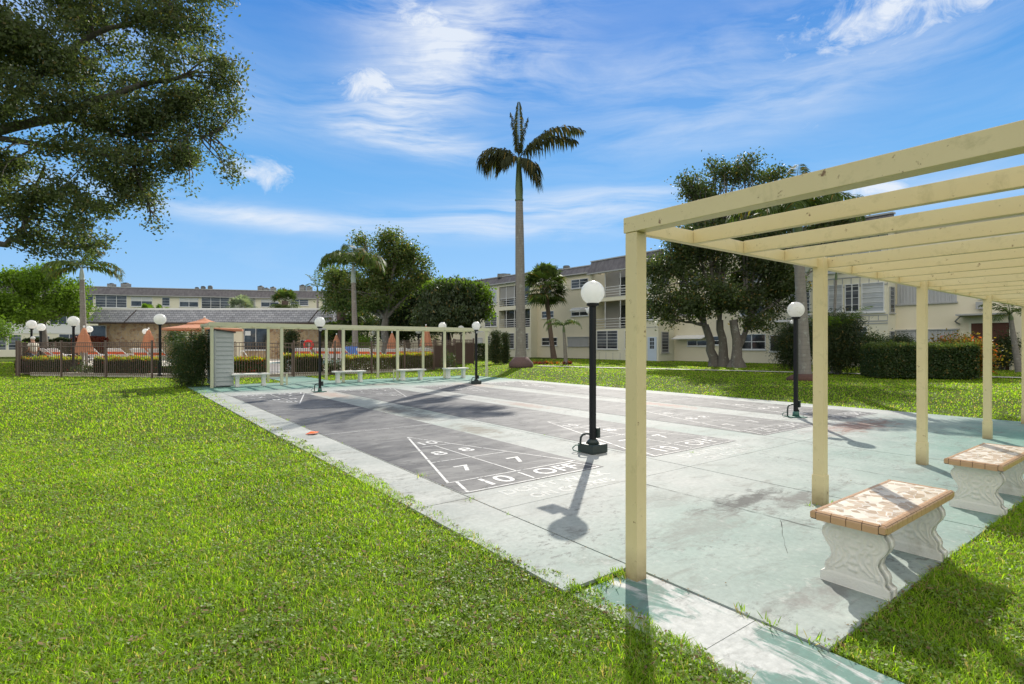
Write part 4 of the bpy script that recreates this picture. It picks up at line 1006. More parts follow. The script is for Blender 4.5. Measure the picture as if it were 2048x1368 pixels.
# right tree with two trunks
b = tb(1450, 31)
tree('shade_tree', 'big dark broadleaf tree with twin forked trunks on the right lawn', 'tree', b, None, .3,
     [lobe(1380, 480, 31, 60, 60), lobe(1340, 540, 31, 52, 60), lobe(1320, 600, 30.5, 30, 42), lobe(1450, 520, 31, 90, 70), lobe(1530, 540, 31, 70, 70), lobe(1500, 460, 32, 80, 50), lobe(1400, 590, 30, 70, 40), lobe(1560, 600, 31, 42, 40), lobe(1480, 600, 31, 60, 40), lobe(1430, 420, 32, 70, 45),
      lobe(1400, 385, 31, 40, 22), lobe(1455, 355, 31, 30, 26), lobe(1500, 350, 31, 40, 22), lobe(1545, 350, 31.5, 26, 12), lobe(1378, 362, 31, 22, 14), lobe(1430, 330, 31.5, 16, 12), lobe(1495, 326, 31, 24, 10), lobe(1345, 640, 30, 18, 16), lobe(1520, 645, 30, 40, 14), lobe(1565, 430, 32, 50, 34), lobe(1640, 445, 32, 60, 26), lobe(1700, 430, 32.5, 38, 14)],
     95000, .16, M['leaf_right'], M['bark'], 28, stems=[(b[:2] + (b[2],), L3(1440, 640, 31), .24), (tb(1430, 31.5), L3(1412, 650, 31.3), .25), (tb(1478, 30), L3(1468, 640, 30), .26), (tb(1462, 30.2), L3(1500, 640, 30.4), .16)], twigs=8, aspect=.6, per=24, spread=1.8, sub=12, subr=.34)

# palms -----------------------------------------------------------------
vx = lambda px, d: at(px, d)
bx_, by_ = at(1042, 30.4); top = L3(1038.5, 402, 30.4)
rp = palm_feather('royal_palm', 'very tall lone royal palm standing in the middle of the lawn', (bx_, by_, tz(bx_, by_)), top, [(0, .42), (.05, .34), (.12, .30), (.3, .275), (.6, .265), (.85, .235), (1, .205)], 2.45,
    [(5, 58, 4.5, 92), (14, 50, 4.0, 82), (178, 44, 3.0, 150), (168, 32, 2.5, 130), (90, 89, 3.3, 4, .50), (150, 84, 2.8, 14, .5), (20, 82, 2.5, 14, .5), (-20, -30, 1.9, 60), (-40, -5, 1.6, 80), (210, 10, 1.4, 90)], (M['palm_trunk'], M['shaft'], M['frond_dark']), nl=64, ll=.95, w=.11, hang=1.9)
MB().lathe([(.66, -.05), (.70, .10), (.64, .28), (.52, .42), (.40, .56)], seg=22).build('root_mass', M['rootmass'], rp)
# palm near the right posts
b = tb(1610, 19.2)
palm_feather('feather_palm', 'ringed palm behind the stained globe lamp, its crown above the pergola rafters', b, L3(1596, 470, 19.2), [(0, .27), (.04, .22), (.3, .20), (.8, .16), (1, .14)], .9,
    [(0, 35, 2.9, 85), (25, 40, 2.7, 90), (180, 40, 2.6, 100), (200, 20, 2.4, 120), (150, 35, 2.6, 100), (90, 60, 2.6, 70), (60, 75, 2.8, 60), (-30, 25, 2.4, 110), (240, 30, 2.3, 110), (280, 40, 2.2, 120), (15, 60, 3.0, 70)], (M['palm_trunk'], M['shaft'], M['frond']), nl=64, ll=.7, w=.075, hang=1.1)
sx_, sy_ = at(1612, 19.2)
mo = MB().lathe([(.62, -.03), (.58, .08), (.45, .16), (.25, .22)], seg=18).build('root_mound', M['mulch']); mo.location = (0, 0, 0)
mo.parent = bpy.data.objects['feather_palm']
# left palm
palm_feather('feather_palm', 'slim palm behind the left part of the pool fence, crown touching the oak leaves', tb(169, 30), L3(164, 560, 30), [(0, .26), (.1, .17), (.6, .14), (1, .11)], .7,
    [(0, 30, 2.7, 110), (10, 15, 2.3, 90), (180, 35, 2.4, 120), (190, 10, 2.0, 90), (90, 60, 2.0, 60), (60, 75, 2.0, 40), (230, 35, 2.0, 120), (140, 45, 2.2, 100)], (M['palm_trunk'], M['shaft_pale'], M['frond']), nl=54, ll=.65, w=.085, hang=1.2)
palm_feather('feather_palm', 'pale-trunked palm in front of the tall broadleaf tree, tallest palm by the pool', tb(712, 37), L3(707, 566, 37), [(0, .30), (.1, .22), (.6, .18), (1, .15)], 1.25,
    [(150, 70, 2.6, 130), (30, 55, 2.7, 130), (180, 40, 2.7, 120), (0, 38, 2.6, 130), (210, 55, 2.5, 130), (-40, 55, 2.5, 140), (90, 70, 2.6, 90), (120, 75, 3.0, 100), (270, 60, 2.2, 150)], (M['palm_trunk'], M['shaft_pale'], M['frond']), nl=60, ll=.95, w=.10, hang=1.4)
palm_feather('feather_palm', 'thin upright palm behind the right end of the clubhouse roof', tb(637, 58), L3(635, 585, 58), [(0, .16), (1, .1)], .6, [(120, 80, 2.2, 30), (20, 75, 2.0, 50), (180, 70, 2.0, 60), (230, 40, 1.6, 110), (-20, 30, 1.6, 110)], (M['palm_trunk'], M['shaft'], M['frond']), nl=24, ll=.6, w=.07)
b = tb(1132, 34.5)
palm_feather('feather_palm', 'small young palm with drooping fronds in front of the leaning fan palm', b, L3(1128, 665, 34.5), [(0, .20), (.15, .13), (1, .085)], .45,
    [(180, 50, 1.7, 150), (195, 35, 1.5, 140), (0, 45, 1.5, 150), (-20, 55, 1.4, 150), (40, 60, 1.2, 110), (160, 60, 1.5, 140), (230, 50, 1.2, 150)], (M['palm_trunk'], M['shaft'], M['frond']), nl=26, ll=.36, w=.05, hang=1.2)
palm_feather('feather_palm', 'thin-stemmed palm rising beside the second near pergola post', tb(1664, 24), L3(1672, 560, 24), [(0, .07), (1, .05)], .4, [(0, 40, 1.5, 120), (180, 40, 1.5, 120), (60, 60, 1.5, 100), (140, 60, 1.5, 100), (250, 50, 1.3, 120)], (M['palm_trunk'], M['shaft'], M['frond']), nl=26, ll=.4, w=.04)
palm_feather('feather_palm', 'small palm with bright fronds leaning by the doorway behind the last near pergola posts', tb(2038, 25), L3(2022, 640, 25), [(0, .14), (1, .09)], .3, [(180, 45, 1.4, 120), (200, 20, 1.2, 100), (150, 60, 1.4, 110), (0, 45, 1.4, 120), (60, 70, 1.3, 90), (250, 40, 1.2, 120)], (M['palm_trunk'], M['shaft'], M['frond']), nl=26, ll=.4, w=.05)
palm_fan('fan_palm', 'leaning fan palm with shaggy round head against the cream building', tb(1108, 49), [tb(1108, 49), L3(1104, 690, 49), L3(1098, 640, 49), L3(1094, 600, 49), L3(1091, 570, 49)], [.30, .22, .2, .2, .30], 70, 2.5, (M['palm_brown'], M['frond']), 3)
palm_fan('fan_palm', 'small fan palm behind the clubhouse roof in front of two windows', tb(569, 60), [tb(569, 60), L3(569, 640, 60), L3(570, 602, 60)], [.3, .3, .35], 46, 1.9, (M['palm_brown'], M['frond']), 4)
palm_fan('fan_palm', 'silvery fan palm showing just above the clubhouse roof', tb(484, 60), [tb(484, 60), L3(484, 640, 60), L3(484, 618, 60)], [.2, .2, .2], 40, 2.0, (M['palm_brown'], M['frond_silver']), 5)
palm_fan('fan_palm', 'fan palm with reddish trunk left of the tall pale-trunked palm', tb(683, 50), [tb(683, 50), L3(683, 660, 50), L3(682, 622, 50)], [.35, .33, .45], 50, 2.5, (M['rootmass'], M['frond']), 6)
palm_fan('fan_palm', 'young fan palm tip left of the small dark window above the clubhouse roof', tb(296, 60), [tb(296, 60), L3(296, 625, 60)], [.15, .12], 22, 1.3, (M['palm_brown'], M['leaf_bright']), 8)
palm_fan('fan_palm', 'young fan palm tip right below the small dark window above the clubhouse roof', tb(323, 60), [tb(323, 60), L3(323, 625, 60)], [.15, .12], 22, 1.2, (M['palm_brown'], M['leaf_bright']), 9)

# shrubs and hedges -------------------------------------------------------
b = tb(380, 19.6)
shrub('shrub', 'dark feathery shrub crowding the left side of the storage locker', 'shrub', b, (.75, .75, 2.2), 26000, .075, M['leaf_shrub'], 31, lobes=[lobe(380, 745, 19.4, 30, 36), lobe(395, 710, 19.6, 26, 30), lobe(365, 700, 19.8, 18, 24), lobe(400, 680, 19.8, 14, 18), lobe(352, 720, 19.8, 12, 14)], aspect=.28)
shrub('topiary', 'clipped ball shrub by the clubhouse wall right of the second globe lamp', 'shrub', tb(352, 44), (.5, .5, 2), 2500, .14, M['leaf_dark'], 32, lobes=[lobe(352, 676, 44, 11, 11)])
for px, h, lab, sd in ((992, 64, 'taller of two clipped column shrubs left of the royal palm', 33), (1010, 60, 'shorter of two clipped column shrubs, nearest the royal palm', 34)):
    d = 35 if px == 992 else 36.5; b = tb(px, d)
    r = 12.5 if px == 992 else 9
    shrub('column_shrub', lab, 'shrub', b, (.4, .4, 2), 15000, .06, M['leaf_juniper'], sd, lobes=[lobe(px, 726 - h * (.12 + .155 * k), d, r * (1.0 if 0 < k < 4 else .9), h * .13) for k in range(6)], per=10, spread=1.0, bias=.25)
hedge('hedge', 'long clipped dark green hedge seen between the near pergola posts', gnd(1738, 755, .25), gnd(1932, 757, .25), 1.5, 1.15, 46000, .078, M['leaf_shrub'], M['leaf_mid'], 35, .25, .35)  # lit top of this hedge is put into the paler top leaf colour
shrub('croton_bush', 'orange and green croton bush at the right end of the long hedge', 'shrub', tb(1930, 20), (1.0, 1.0, 1.4), 11000, .10, M['leaf_orange'], 36, lobes=[lobe(1905, 700, 21, 34, 22), lobe(1942, 705, 20, 26, 24), lobe(1950, 730, 20, 18, 18)])
shrub('round_shrub', 'round clipped shrub behind the left end of the long hedge', 'shrub', tb(1738, 23), (.7, .7, 1.4), 7000, .08, M['leaf_shrub'], 37, lobes=[lobe(1738, 688, 23, 25, 20), lobe(1730, 712, 22.5, 18, 20)])
shrub('round_shrub', 'low dark shrub behind the middle of the long hedge', 'shrub', tb(1798, 24), (.9, .6, 1.2), 5000, .08, M['leaf_dark'], 38, lobes=[lobe(1798, 690, 24, 24, 16)])
shrub('areca_palm', 'dense dark clump of areca palm right of the second near pergola post', 'shrub', tb(1672, 23), (1.2, 1.2, 3), 24000, .16, M['leaf_dark'], 39, lobes=[lobe(1680, 705, 23, 28, 36), lobe(1665, 670, 23, 26, 34), lobe(1688, 655, 23, 18, 24)], aspect=.16, spread=1.8)
shrub('areca_palm', 'dark bushy areca clump behind the stained globe lamp', 'shrub', tb(1590, 27), (1.2, 1.2, 3), 22000, .16, M['leaf_dark'], 40, lobes=[lobe(1590, 705, 27, 26, 34), lobe(1605, 672, 27, 24, 34), lobe(1578, 680, 27, 16, 24)], aspect=.16, spread=1.8)
ar = empty('areca_palm', tb(1676, 22.6), label='bright green areca fronds fanning above the dark clump', cat='palm'); hd = Vector(L3(1672, 660, 22.6)) - Vector(ar.location)
for k in range(14):
    p, V = frond_arrays(hd + Vector((rnd.uniform(-.3, .3), rnd.uniform(-.3, .3), rnd.uniform(-.4, .2))), R(rnd.uniform(0, 360)), R(rnd.uniform(35, 75)), rnd.uniform(1.0, 1.7), R(rnd.uniform(60, 110)), 26, .34, .035, .5)
    f = MB().tube(p, .008, 4).build('frond', M['leaf_bright'], ar); np_mesh('leaflets', np.array([[tuple(v) for v in q] for q in V]), 4, [(0, 1, 2, 3)], M['frond' if k % 2 else 'leaf_bright'], f)
hedge('hedge', 'dark hedge beside the brown screen fence at the cream building\'s foot', at(950, 44), at(992, 43), 1.2, 1.3, 9000, .10, M['leaf_dark'], None, 41, .25)
shrub('potted_plants', 'dark plants in the shade beside the brown doorway', 'shrub', tb(2000, 27), (.8, .6, 1), 5000, .10, M['leaf_dark'], 42, lobes=[lobe(1995, 712, 27, 22, 22), lobe(2015, 690, 27, 12, 24)])
for k, (px, w, lab) in enumerate(((1080, 14, 'dark red bromeliad clump left in the bed below the young palm'), (1106, 12, 'greenish low plants in the middle of the bed below the young palm'), (1134, 8, 'small red bromeliad clump around the young palm\'s base'))):
    b = tb(px, 34.5); t = empty('bromeliad', b, label=lab, cat='plant'); V = []
    g = random.Random(50 + k)
    for i in range(130):
        cx, cy = g.uniform(-w / 31, w / 31), g.uniform(-.25, .25); a = g.uniform(0, 6.28); l = g.uniform(.18, .36); q = Vector((cx * CA + cy * SA, -cx * SA + cy * CA, 0)); d = Vector((math.cos(a), math.sin(a), g.uniform(.5, 1.6))).normalized(); s = Vector((-math.sin(a), math.cos(a), 0)) * .03
        V.append([q, q + d * l * .5 + s, q + d * l, q + d * l * .5 - s])
    np_mesh('leaves', np.array([[tuple(v) for v in q] for q in V]), 4, [(0, 1, 2, 3)], M['frond_red'] if k != 1 else M['leaf_orange'], t)

# ---------------------------------------------------------------- apartment buildings
class Seg:
    """a straight stretch of facade from p0 (left in view) to p1; local x along it, y into the building"""
    def __init__(s, root, p0, p1):
        s.root = root; s.p0 = Vector((p0[0], p0[1], 0)); d = Vector((p1[0] - p0[0], p1[1] - p0[1], 0)); s.L = d.length; s.u = d.normalized(); s.v = Vector((-s.u.y, s.u.x, 0))
        org = Vector((root.location.x, root.location.y, 0)); q = s.p0 - org
        s.M = Matrix(((s.u.x, s.v.x, 0, q.x), (s.u.y, s.v.y, 0, q.y), (0, 0, 1, 0), (0, 0, 0, 1)))
    def s(self, px, o=0.0):
        rx, ry = ray(px); q = self.p0 - self.v * o; den = rx * self.v.x + ry * self.v.y; d = (q.x * self.v.x + q.y * self.v.y) / den
        P = Vector((rx * d, ry * d, 0)); return (P - q).dot(self.u), d
    def rect(self, x0, y0, x1, y1, o=0.0):
        s0, d0 = self.s(x0, o); s1, d1 = self.s(x1, o); d = (d0 + d1) / 2
        return s0, s1, zat(y1, d), zat(y0, d)
    def build(self, mb, name, m, parent=None):
        mb.v = [tuple(self.M @ Vector(v)) for v in mb.v]; o = mb.build(name, m, self.root if parent is None else parent); return o
    def window(self, r, kind='slider', o=0.0, cols=2, rows=2, frame='whitemetal'):
        s0, s1, z0, z1 = r; y = -o; fw = .05; m = MB(); y0, y1 = y - .055, y - .003
        m.box(s0, s0 + fw, y0, y1, z0, z1).box(s1 - fw, s1, y0, y1, z0, z1).box(s0 + fw, s1 - fw, y0, y1, z0, z0 + fw).box(s0 + fw, s1 - fw, y0, y1, z1 - fw, z1)
        m.box(s0 - .06, s1 + .06, y - .10, y1, z0 - .07, z0 - .003)
        for c in range(1, cols): x = s0 + (s1 - s0) * c / cols; m.box(x - .03, x + .03, y0 + .004, y1, z0 + fw, z1 - fw)
        for q in range(1, rows):
            z = z0 + (z1 - z0) * q / rows; t = .022 if kind == 'slider' else .012; m.box(s0 + fw, s1 - fw, y0 + .008, y1, z - t, z + t)
        w = self.build(m, 'window', M[frame])
        gm = {'slider': 'glass', 'dark': 'glass', 'jal': 'jal_dark', 'jall': 'jal_light'}[kind if kind in ('slider', 'dark', 'jal', 'jall') else 'slider']
        self.build(MB().box(s0 + fw, s1 - fw, y - .022, y1, z0 + fw, z1 - fw), 'pane', M[gm], w)
        return w
    def blind(self, w, r, o=0.0, k=.5):
        s0, s1, z0, z1 = r; self.build(MB().box(s0 + .06, s1 - .06, -o - .028, -o - .0225, z1 - (z1 - z0) * k, z1 - .06), 'blind', M['blind'], w)
    def shutter(self, r, o=0.0):
        s0, s1, z0, z1 = r; m = MB(); x = s0; p = .16
        prof = []
        n = int((s1 - s0) / p)
        for i in range(n):
            a = s0 + (s1 - s0) * i / n; b = s0 + (s1 - s0) * (i + .5) / n; c = s0 + (s1 - s0) * (i + 1) / n
            m.prism([(a, -o - .03), (a + .02, -o - .075), (b, -o - .075), (b + .02, -o - .03), (b + .02, -o - .01), (a, -o - .01)], z0, z1, 'z').prism([(b + .021, -o - .03), (c - .001, -o - .03), (c - .001, -o - .01), (b + .021, -o - .01)], z0, z1, 'z')
        sh = self.build(m, 'storm_shutter', M['shutter'])
        self.build(MB().box(s0 - .05, s1 + .05, -o - .13, -o - .004, z0 - .08, z0 - .004).box(s0 - .05, s1 + .05, -o - .13, -o - .004, z1 + .004, z1 + .07), 'shutter_track', M['trimgrey'], sh)
    def railing(self, s0, s1, z0, z1, y, n=4, posts=4):
        m = MB()
        for i in range(n): z = z0 + (z1 - z0) * (i + .6) / n; m.box(s0, s1, y - .02, y + .02, z - .022, z + .022)
        for i in range(posts + 1): x = s0 + (s1 - s0) * i / posts; m.box(x - .02, x + .02, y - .019, y + .019, z0, z1)
        return self.build(m, 'balcony_railing', M['whitemetal'])
    def mansard(self, s0, s1, o, ze, zt, ov=.30, m='mansard', cap=True):
        y0 = -o - ov; y1 = -o + .25
        r = self.build(MB().prism([(y0, ze), (y1, zt), (y1 + .2, zt), (y1 + .2, ze)], s0, s1, 'x'), 'mansard_roof', M[m])
        self.build(MB().box(s0 - .03, s1 + .03, y0 - .03, y0 + .3, ze - .10, ze - .003), 'eave_board', M['trimgrey'], r)
        self.build(MB().box(s0 - .05, s1 + .05, y1 - .08, y1 + .3, zt + .003, zt + .10), 'roof_edge', M['whitemetal'] if m == 'shingle' else M['trimgrey'], r)
        return r

def window_at(S, x0, y0, x1, y1, kind='slider', cols=2, rows=2, o=0.0, blind=0): 
    r = S.rect(x0, y0, x1, y1, o); w = S.window(r, kind, o, cols, rows)
    if blind: S.blind(w, r, o, blind)
    return w

def screened_bay(S, s0, s1, z_floors, o, ze, back, wallm='stucco', zb=.15):
    """a projecting stack of balconies: floor bands, end piers, recessed back wall"""
    m = MB(); dp = 1.5
    tops = z_floors  # list of (sill z, head z) openings or None
    zz = [zb]
    prev = zb
    for a, b in tops: m.box(s0, s1, -o, -o + .18, prev, a); prev = b
    m.box(s0, s1, -o, -o + .18, prev, ze)
    for a, b in tops: m.box(s0, s0 + .16, -o, -o + .16, a, b).box(s1 - .16, s1, -o, -o + .16, a, b)
    m.box(s0, s0 + .12, -o + .161, 0.0, zb, ze).box(s1 - .12, s1, -o + .161, 0, zb, ze)
    w = S.build(m, 'bay_wall', M[wallm])
    for a, b in tops:
        S.build(MB().box(s0 + .125, s1 - .125, -o + .181, -.01, a - .25, a - .12), 'balcony_floor', M['stucco2'], w)
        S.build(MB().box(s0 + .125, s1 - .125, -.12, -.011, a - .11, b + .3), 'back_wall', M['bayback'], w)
    return w

def building_right():
    root = empty('apartment_building', (34.6, 34.4, 0), label='three-storey cream apartment block with grey mansard roof along the right lawn', cat='building')
    A = Seg(root, (33.9, 61.0), (36.05, 34.4)); Mn = Seg(root, (36.6, 34.4), (36.6, -14.0)); zb = .0
    ze_w, zt = 8.30, 8.95
    o_main = MB().box(0, A.L, 0, 10, zb, ze_w + .02); A.build(o_main, 'wall', M['stucco'])
    Mn.build(MB().box(0.0, Mn.L, 0, 10, zb, ze_w + .02), 'wall', M['stucco'])
    A.build(MB().box(0.2, A.L, .3, 9.7, ze_w + .03, zt - .1), 'roof_deck', M['trimgrey']); Mn.build(MB().box(0.2, Mn.L, .3, 9.7, ze_w + .03, zt - .1), 'roof_deck', M['trimgrey'])
    A.mansard(0, A.L, 0, ze_w, zt); Mn.mansard(7.9, Mn.L, 0, ze_w, zt)
    # bay A
    oa = .9; s0 = A.s(978, oa)[0]; s1 = A.s(1062, oa)[0]
    f = lambda y: zat(y, A.s(1020, oa)[1])
    ops = [(f(655), f(620)), (f(612), f(572))]
    sb = A.s(996, oa)[0]
    screened_bay(A, sb, s1, ops, oa, 8.2, None, 'stucco2', .1)
    A.build(MB().box(s0 - 3.4, sb - .004, -oa, 0, .1, 8.2), 'bay_wall', M['stucco2'])
    A.mansard(s0 - 3.5, s1 + .1, oa, 8.2, 8.93)
    for (a, b) in ops:
        A.railing(sb + .17, s1 - .17, a + .03, a + .95, -oa + .03)
        m = MB()
        for k in (1, 2, 3): x = sb + (s1 - sb) * k / 4; m.box(x - .03, x + .03, -oa + .06, -oa + .11, a, b)
        A.build(m, 'screen_post', M['whitemetal'])
        A.build(MB().box(sb + .4, s1 - .8, -.16, -.125, a - .05, b - .1), 'sliding_door', M['glass'])
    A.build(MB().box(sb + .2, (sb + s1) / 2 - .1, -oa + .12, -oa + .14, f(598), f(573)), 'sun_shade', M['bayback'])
    window_at(A, 979, 575, 994, 609, 'jall', 1, 7, oa); window_at(A, 970, 625, 994, 653, 'jal', 2, 6, oa)
    window_at(A, 1017, 666, 1029, 697, 'jal', 1, 6, oa); window_at(A, 1048, 666, 1057, 697, 'jal', 1, 6, oa); window_at(A, 971, 672, 981, 690, 'jal', 1, 4, oa); window_at(A, 955, 675, 966, 692, 'jall', 1, 4, oa)
    # flat wall A
    window_at(A, 1143, 558, 1177, 576, 'dark', 2, 3); window_at(A, 1084, 622, 1108, 636, 'slider', 2, 2); window_at(A, 1143, 615, 1177, 632, 'slider', 2, 2); window_at(A, 1084, 675, 1115, 691, 'slider', 2, 2)
    window_at(A, 1080, 572, 1104, 588, 'slider', 2, 2)
    A.shutter(A.rect(1136, 675, 1178, 692)); 
    A.build(MB().box(A.s(1067)[0] - .05, A.s(1067)[0] + .05, -.10, -.003, .1, 8.1), 'downpipe', M['stucco'])
    # bay B
    ob_ = 2.0; sB0 = 0.0; sB1 = Mn.s(1317, ob_)[0]; g = lambda y: zat(y, Mn.s(1240, ob_)[1])
    spl = Mn.s(1272, ob_)[0]
    ops = [(g(656), g(600)), (g(591), g(541))]
    screened_bay(Mn, sB0, spl, ops, ob_, 7.9, None, 'stucco2', .1)
    Mn.build(MB().box(spl + .004, sB1, -ob_, -.005, .1, 7.9), 'bay_wall', M['stucco2'])
    Mn.mansard(-.1, sB1 + .2, ob_, 7.9, 8.98)
    for (a, b) in ops:
        Mn.railing(.17, spl - .17, a + .03, a + .92, -ob_ + .03, 4, 3); m = MB()
        for k in (1, 2): x = spl * k / 3; m.box(x - .03, x + .03, -ob_ + .06, -ob_ + .11, a, b)
        Mn.build(m, 'screen_post', M['whitemetal'])
        Mn.build(MB().box(spl * .35, spl * .85, -.16, -.125, a - .05, b - .3), 'sliding_door', M['glass'])
    window_at(Mn, 1279, 542, 1306, 577, 'jall', 2, 6, ob_); window_at(Mn, 1276, 598, 1308, 640, 'dark', 2, 1, ob_)
    Mn.railing(Mn.s(1276, ob_)[0], Mn.s(1308, ob_)[0], g(640), g(626), -ob_ - .08, 4, 2)
    window_at(Mn, 1194, 661, 1236, 698, 'jal', 2, 6, ob_); window_at(Mn, 1278, 663, 1290, 709, 'jal', 1, 7, ob_); window_at(Mn, 1250, 661, 1268, 698, 'jal', 1, 6, ob_)
    # white door with small panes
    r = Mn.rect(1296, 674, 1313.5, 721, ob_); d = Mn.build(MB().box(r[0], r[1], -ob_ - .05, -ob_ - .003, .2, r[3]), 'door', M['doorblue'])
    m = MB(); cx = (r[0] + r[1]) / 2; w = (r[1] - r[0]) * .5
    for i in range(3):
        for j in range(3): m.box(cx - w / 2 + w * i / 3 + .015, cx - w / 2 + w * (i + 1) / 3 - .015, -ob_ - .058, -ob_ - .051, 1.2 + .3 * j, 1.46 + .3 * j)
    Mn.build(m, 'door_pane', M['glass'], d)
    # side face of bay B
    S2 = Seg(root, (34.6, 34.4 - sB1), (36.6, 34.4 - sB1)); S2.window((.35, 1.25, .9, 2.55), 'jal', 0, 1, 7, 'trimgrey'); S2.window((.35, 1.3, 3.6, 4.9), 'jal', 0, 1, 5, 'trimgrey'); S2.window((.35, 1.3, 6.2, 7.4), 'jal', 0, 1, 5, 'trimgrey')
    # grey seams on panels
    m = MB()
    for z in (2.9, 3.55, 5.65, 6.2): m.box(0, sB1, -ob_ - .02, -ob_ - .003, z, z + .05)
    for k in range(9): x = .3 + k * sB1 / 9.3; m.box(x, x + .03, -ob_ - .018, -ob_ - .003, .25, .85)
    Mn.build(m, 'panel_trim', M['trimgrey'])
    # recessed wall with awnings
    r = Mn.rect(1354, 673, 1415, 680, .0); Mn.build(MB().prism([(-.75, 2.02), (-.004, 2.28), (-.004, 2.22), (-.75, 1.96)], r[0], r[1], 'x'), 'awning', M['white'])
    window_at(Mn, 1375, 681, 1415, 692, 'slider', 2, 1); window_at(Mn, 1477, 668, 1532, 699, 'slider', 2, 2, 0); window_at(Mn, 1420, 672, 1440, 690, 'slider', 1, 2)
    window_at(Mn, 1354, 600, 1400, 630, 'slider', 2, 2); window_at(Mn, 1480, 596, 1530, 630, 'slider', 2, 2); window_at(Mn, 1360, 545, 1400, 575, 'slider', 2, 2); window_at(Mn, 1480, 530, 1530, 565, 'slider', 2, 2)
    r = Mn.rect(1540, 670, 1565, 703); Mn.window(r, 'dark', 0, 1, 1); 
    r = Mn.rect(1548, 642, 1590, 648); Mn.build(MB().box(r[0], r[1], -.9, -.004, r[3] - .06, r[3]), 'awning', M['white']); Mn.build(MB().box(r[1] - .1, r[1] - .04, -.88, -.82, .25, r[3] - .061), 'awning_post', M['whitemetal'])
    # bay C
    oc = 1.2; c0 = Mn.s(1575, oc)[0]; c1 = Mn.s(1776, oc)[0]
    Mn.build(MB().box(c0, c1, -oc, -.005, .1, 8.0), 'bay_wall', M['stucco2']); Mn.mansard(c0 - .15, c1 + .15, oc, 8.0, 8.98)
    window_at(Mn, 1579, 579, 1592, 606, 'jal', 1, 5, oc); window_at(Mn, 1610, 578, 1621, 629, 'jal', 1, 7, oc); window_at(Mn, 1630, 571, 1686, 624, 'jall', 2, 6, oc); window_at(Mn, 1690, 568, 1719, 624, 'jal', 2, 4, oc); window_at(Mn, 1723, 565, 1769, 624, 'jall', 1, 6, oc)
    window_at(Mn, 1697, 653, 1735, 714, 'dark', 1, 6, oc); window_at(Mn, 1742, 690, 1766, 716, 'jal', 1, 4, oc)
    window_at(Mn, 1655, 515, 1690, 545, 'jall', 2, 4, oc); window_at(Mn, 1715, 500, 1765, 535, 'jall', 2, 4, oc)
    m = MB()
    for z in (2.72, 2.86, 3.2, 4.95, 5.5, 6.1): m.box(c0, c1, -oc - .03, -oc - .003, z, z + .06)
    n = 12
    for k in range(n + 1):
        x = c0 + (c1 - c0) * k / n
        for a, b in ((2.93, 3.19), (5.02, 5.49), (6.17, 7.9)): m.box(max(c0, x - .02), min(c1, x + .02), -oc - .026, -oc - .003, a, b)
    Mn.build(m, 'panel_trim', M['trimgrey'])
    S3 = Seg(root, (36.6 - oc, 34.4 - c1), (36.6, 34.4 - c1)); S3.window((.2, .9, 3.35, 4.85), 'jal', 0, 1, 6, 'trimgrey'); S3.window((.2, .9, .9, 2.3), 'jal', 0, 1, 6, 'trimgrey')
    # right wall: shutters, doorway
    Mn.shutter(Mn.rect(1795, 556, 1914, 606)); Mn.shutter(Mn.rect(1793, 661, 1917, 695))
    r = Mn.rect(1943, 646, 2019, 735); rr = Mn.build(MB().box(r[0], r[1], -.03, -.004, .2, r[3]), 'doorway', M['brown'])
    Mn.build(MB().box(r[0] - .1, r[0] - .004, -.08, -.003, .2, r[3] + .1).box(r[1] + .004, r[1] + .1, -.08, -.003, .2, r[3] + .1).box(r[0] - .004, r[1] + .004, -.08, -.003, r[3] + .004, r[3] + .1), 'door_frame', M['stucco2'], rr)
    Mn.build(MB().box(r[0] + .3, (r[0] + r[1]) / 2, -.05, -.031, .25, 1.9), 'inner_door', M['darkred'], rr)
    r2 = Mn.rect(1922, 628, 2025, 634); Mn.build(MB().box(r2[0], r2[1], -1.0, -.004, r2[3] - .08, r2[3]), 'door_canopy', M['trimgrey'])
    sp, dd = Mn.s(1913); zz = zat(645, dd); Mn.build(MB().tube([(sp, -.02, zz), (sp + .15, -.12, zz - .1), (sp, -.25, zz + .05), (sp + .25, -.5, zz + .28), (sp + .8, -.8, zz + .35)], .04, 6), 'drain_pipe', M['trimgrey'])
    r = Mn.rect(1955, 604, 1976, 618); Mn.build(MB().box(r[0], r[1], -.35, -.004, r[2], r[3]), 'wall_air_unit', M['trimgrey'])
    window_at(Mn, 1960, 572, 1990, 596, 'slider', 1, 2)
    for k in range(4):
        s_ = Mn.L - 4 - k * 4.2
        Mn.window((s_, s_ + 1.6, 3.7, 5.0)); Mn.window((s_, s_ + 1.6, 6.4, 7.6))
    return root
building_right()

